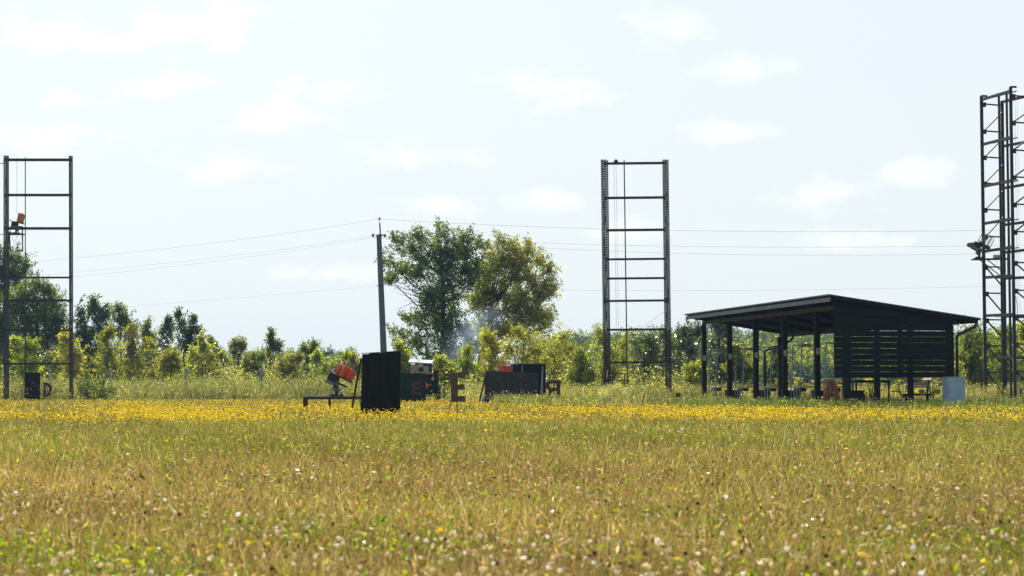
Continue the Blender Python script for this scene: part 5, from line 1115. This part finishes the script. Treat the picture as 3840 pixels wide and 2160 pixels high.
# yellow flowers: scattered near, a dense belt further off
x1, y1 = field(420, 4.9, 16.0, 1.0); keep = rng.uniform(size=len(x1)) < np.clip((patch(x1, y1, .8, 3.3) - .35) * 1.6 + .3 * (y1 < 8), .02, 1); x1, y1 = x1[keep], y1[keep]
r1 = rng.uniform(.008, .014, len(x1)); z1 = rng.uniform(.12, .24, len(x1))
x2, y2 = field(500, 16.0, 36.0, 1.0); r2 = rng.uniform(.010, .018, len(x2)); z2 = rng.uniform(.16, .28, len(x2))
x3, y3 = field(76000, 33.0, 106.0, .2); 
edge = 34.5 + 1.6 * np.sin(x3 * .35 + 1) + 1.0 * np.sin(x3 * 1.1) - .25 * x3 * 0
fr_ = np.clip((y3 - edge) / 1.5, 0, 1)
far_lim = np.where(x3 > 9.3, 64.0, np.where(x3 > 0, 74.0, 100.0))
keep = (rng.uniform(size=len(x3)) < fr_ * np.clip(.05 + 1.9 * (patch(x3, y3 * .3, .45, 2.2) * .6 + patch(x3, y3 * .5, 1.3, .4) * .4 - .27), .10, 1) * np.where(y3 > 62, .6, 1)) & (y3 < far_lim * rng.uniform(.80, 1.06, len(x3))); x3, y3 = x3[keep], y3[keep]
r3 = rng.uniform(.012, .024, len(x3)) * (1 + y3 * .004); z3 = rng.uniform(.04, .22, len(x3))
xx = np.concatenate([x1, x2, x3]); yy = np.concatenate([y1, y2, y3])
tag(heads('yellow_flowers', xx, yy, np.concatenate([z1, z2, z3]), np.concatenate([r1, r2, r3]), palette(len(xx), [(.84, .70, .07), (.88, .78, .16), (.74, .56, .04)], (4, 3, 2), .08), .5, 1), 'yellow wild flowers in a bright belt across the field', 'flowers', kind='stuff')
# tall weeds
def weeds(name, n, px0, px1, y0, y1_, hmin, hmax, cols, wts, lab, wid=.03, bend=.3):
    y = rng.uniform(y0, y1_, n); x = (rng.uniform(px0, px1, n) - 1920) / F * y; h = rng.uniform(hmin, hmax, n) * (.75 + .5 * patch(x, y, .5, .8))
    tag(blades(name, x, y, h, np.full(n, wid) * rng.uniform(.5, 1.3, n), palette(n, cols, wts) * (.55 + .9 * patch(x, y, .3, 1.9))[:, None], bend=bend), lab, 'weeds', kind='stuff'); return x, y, h
PALEG = [(.20, .21, .05), (.30, .27, .09), (.13, .15, .035), (.40, .33, .16), (.09, .11, .03)]
weeds('tall_weeds', 26000, -250, 1760, 112, 128, .4, 1.4, PALEG, (3, 3, 4, 2, 4), 'tall pale green weeds along the far fence on the left', bend=.9)
weeds('tall_weeds', 26000, 1700, 2700, 88, 112, .25, .9, PALEG, (3, 3, 2, 3, 1), 'rough pale weeds around the foot of the lone racking tower')
weeds('tall_weeds', 30000, 2600, 4150, 91, 104, .3, 1.0, PALEG, (3, 3, 3, 3, 1), 'rough weeds and dry grass behind the shed')
weeds('tall_weeds', 22000, 2500, 4150, 62.5, 90, .10, .42, [(.10, .14, .03), (.16, .19, .04), (.06, .085, .02), (.3, .27, .1)], (3, 3, 3, 1), 'dark green grass growing under and around the shed', wid=.022)
weeds('tall_weeds', 6000, 1850, 2290, 72, 78, .08, .5, [(.10, .13, .03), (.15, .17, .035), (.3, .26, .09), (.3, .2, .08)], (3, 3, 2, 1), 'green weeds in front of the grey shield and the mirrored R', wid=.022)
def leafy(name, n, px0, px1, y0, y1_, hmin, hmax, size, cols, wts, lab, sp=.16, clr=None):
    y = rng.uniform(y0, y1_, n); x = (rng.uniform(px0, px1, n) - 1920) / F * y
    # gathered in tufts
    k = n // 26; cx = rng.choice(x, k); cy = rng.choice(y, k); idx = rng.integers(0, k, n); x = cx[idx] + rng.normal(0, sp, n); y = cy[idx] + rng.normal(0, sp, n)
    hh = rng.uniform(hmin, hmax, k)[idx] * (.7 + .6 * patch(x, y, .4, 2.8)); z = hh * rng.uniform(.1, 1, n) ** .7; tn = rng.uniform(.45, 1.5, k)[idx] * (.6 + .8 * patch(x, y, .35, 4.0))
    V, f, C = leaves(np.stack([x, y, z], 1), size, palette(n, cols, wts) * tn[:, None], droop=0)
    tag(npmesh(name, V, [f], C, M['leaf']), lab, 'weeds', kind='stuff')
LG = [(.10, .13, .02), (.18, .20, .035), (.26, .26, .06), (.34, .30, .10), (.05, .075, .015)]
leafy('leafy_weeds', 90000, -250, 1760, 111.5, 127, .4, 1.6, .10, LG, (3, 3, 3, 2, 1.5), 'leafy green and straw weeds mixed into the far left fence line')
leafy('thicket', 60000, -200, 820, 142, 156, 1.4, 3.6, .24, LG, (2, 3, 3, 2, 2), 'dense thicket of young growth filling the left half of the tree line', sp=.5)
leafy('thicket', 45000, 800, 1480, 136, 156, 1.0, 2.7, .22, LG, (2, 3, 3, 3, 1), 'lower thicket thinning out towards the plank screen', sp=.5)
leafy('thicket', 52000, 1620, 2660, 106, 122, .6, 1.9, .17, LG, (2, 3, 4, 2, 2), 'yellow-green undergrowth filling in below the big trees and around the racking tower', sp=.4)
leafy('thicket', 30000, 3560, 4150, 104, 116, 1.0, 3.6, .16, LG, (2, 3, 3, 2, 2), 'light undergrowth behind the right tower', sp=.4)
leafy('leafy_weeds', 30000, 1700, 2700, 86, 111, .2, .95, .09, LG, (3, 3, 3, 2, 1), 'leafy green weeds around the racking tower foot')
leafy('leafy_weeds', 30000, 2560, 4150, 90, 103, .25, 1.0, .09, LG, (3, 3, 3, 2, 1.5), 'leafy weeds behind the shed')
leafy('leafy_weeds', 16000, 2500, 4150, 63, 88, .08, .4, .06, LG, (4, 3, 2, 1, 2), 'low leafy green weeds around the shed posts')
leafy('leafy_weeds', 7000, 1840, 2240, 71, 78, .12, .6, .07, LG, (3, 4, 3, 1, 1), 'leafy weeds at the foot of the grey shield')
tree('weed_clump', 'dark leafy weed clump right of the left tower', 355, 104, [(310, 1455, 34, 26), (355, 1448, 38, 30), (400, 1458, 34, 24), (330, 1475, 40, 20), (385, 1478, 40, 18)], MID, leaf=.11, dens=.4, clump=.24, trunk_r=.02, cat='weeds', loose=1.9, w=(6, 3, 1, .3))
tree('weed_bush', 'pale silvery feathery weed bush at the left foot of the racking tower', 2302, 68, [(2285, 1470, 22, 22), (2320, 1468, 22, 24), (2302, 1455, 18, 16), (2280, 1492, 26, 18), (2328, 1492, 26, 18), (2345, 1478, 14, 20), (2262, 1482, 14, 18)], [(.26, .26, .09), (.36, .34, .15), (.16, .18, .05), (.45, .42, .22)], leaf=.04, dens=1.5, clump=.13, trunk_r=.012, cat='weeds', aspect=.25, up=1.6)
if 0: weeds('tall_weeds', 6000, 275, 440, 100, 104, .4, .95, [(.03, .05, .014), (.05, .075, .02), (.09, .12, .03)], (4, 3, 2), 'dark leafy weed clump right of the left tower', wid=.05, bend=.7)
if 0: weeds('silvery_bush', 4200, 2262, 2345, 66, 68.5, .25, .75, [(.30, .30, .12), (.40, .37, .18), (.18, .2, .06), (.5, .45, .25)], (4, 3, 3, 1), 'pale silvery feathery weed bush at the left foot of the racking tower', wid=.02, bend=.6)
# white umbels
y = rng.uniform(100, 126, 2600); x = (rng.uniform(-250, 2700, 2600) - 1920) / F * y; z = rng.uniform(.3, 1.35, len(x)) * (.5 + .6 * patch(x, y, .5, .8)); z = np.where(x > 0, z * .6, z)
ya = rng.uniform(63, 90, 1700); xa = (rng.uniform(2150, 4100, 1700) - 1920) / F * ya; za = rng.uniform(.12, .42, 1700)
yb = rng.uniform(73, 78.5, 220); xb = (rng.uniform(1830, 2060, 220) - 1920) / F * yb; zb_ = rng.uniform(.2, .75, 220) * rng.uniform(.4, 1, 220)
x = np.concatenate([x, xa, xb]); y = np.concatenate([y, ya, yb]); z = np.concatenate([z, za, zb_])
tag(heads('white_umbels', x, y, z, rng.uniform(.015, .042, len(x)) * np.where(y < 95, .6, 1.0), palette(len(x), [(.7, .68, .5), (.6, .6, .42), (.8, .8, .72)], (3, 3, 1), .1), .35, 1), 'white umbel flowers among the far weeds', 'flowers', kind='stuff')

# ---------------------------------------------------------------- smoke and haze
import bmesh
bm = bmesh.new(); bmesh.ops.create_icosphere(bm, subdivisions=3, radius=1.0); sme = bpy.data.meshes.new('smoke'); bm.to_mesh(sme); bm.free()
smo = bpy.data.objects.new('smoke', sme); COL.objects.link(smo)
pa, pb2 = W(1640, 1385, 116), W(1880, 1150, 116); smo.location = (pa + pb2) / 2
smo.rotation_euler = (0, -math.atan2(pb2.z - pa.z, pb2.x - pa.x), 0); smo.scale = ((pb2 - pa).length / 2 * 1.1, 1.3, 1.35)
vm = bpy.data.materials.new('smoke_volume'); vm.use_nodes = True; t = vm.node_tree
for n in list(t.nodes): t.nodes.remove(n)
pv = t.nodes.new('ShaderNodeVolumePrincipled'); pv.inputs['Color'].default_value = (.55, .68, .95, 1); pv.inputs['Anisotropy'].default_value = .2
nn = t.nodes.new('ShaderNodeTexNoise'); nn.inputs['Scale'].default_value = 1.5; nn.inputs['Detail'].default_value = 5
tcn = t.nodes.new('ShaderNodeTexCoord'); t.links.new(tcn.outputs['Object'], nn.inputs['Vector'])
rr = t.nodes.new('ShaderNodeMapRange'); rr.inputs[1].default_value = .40; rr.inputs[2].default_value = .72; rr.inputs[3].default_value = 0; rr.inputs[4].default_value = .9
oo = t.nodes.new('ShaderNodeOutputMaterial'); t.links.new(nn.outputs['Fac'], rr.inputs[0]); gr = t.nodes.new('ShaderNodeTexGradient'); gr.gradient_type = 'SPHERICAL'; t.links.new(tcn.outputs['Object'], gr.inputs[0])
mu = t.nodes.new('ShaderNodeMath'); mu.operation = 'MULTIPLY'; t.links.new(gr.outputs['Fac'], mu.inputs[0]); t.links.new(rr.outputs[0], mu.inputs[1])
t.links.new(mu.outputs[0], pv.inputs['Density']); t.links.new(pv.outputs[0], oo.inputs['Volume'])
sme.materials.append(vm); tag(smo, 'thin blue smoke drifting up in front of the big trees', 'smoke', kind='stuff')

HAZE = 0.00024
hb = MB(); hb.box((0, 340, 10.0), (860, 780, 22.0))
hmat = bpy.data.materials.new('haze_air'); hmat.use_nodes = True; t = hmat.node_tree
for n in list(t.nodes): t.nodes.remove(n)
pv = t.nodes.new('ShaderNodeVolumePrincipled'); pv.inputs['Color'].default_value = (.30, .52, .82, 1); pv.inputs['Density'].default_value = HAZE; pv.inputs['Anisotropy'].default_value = .3
oo = t.nodes.new('ShaderNodeOutputMaterial'); t.links.new(pv.outputs[0], oo.inputs['Volume'])
if HAZE > 0: tag(hb.build('haze', hmat), kind='stuff')
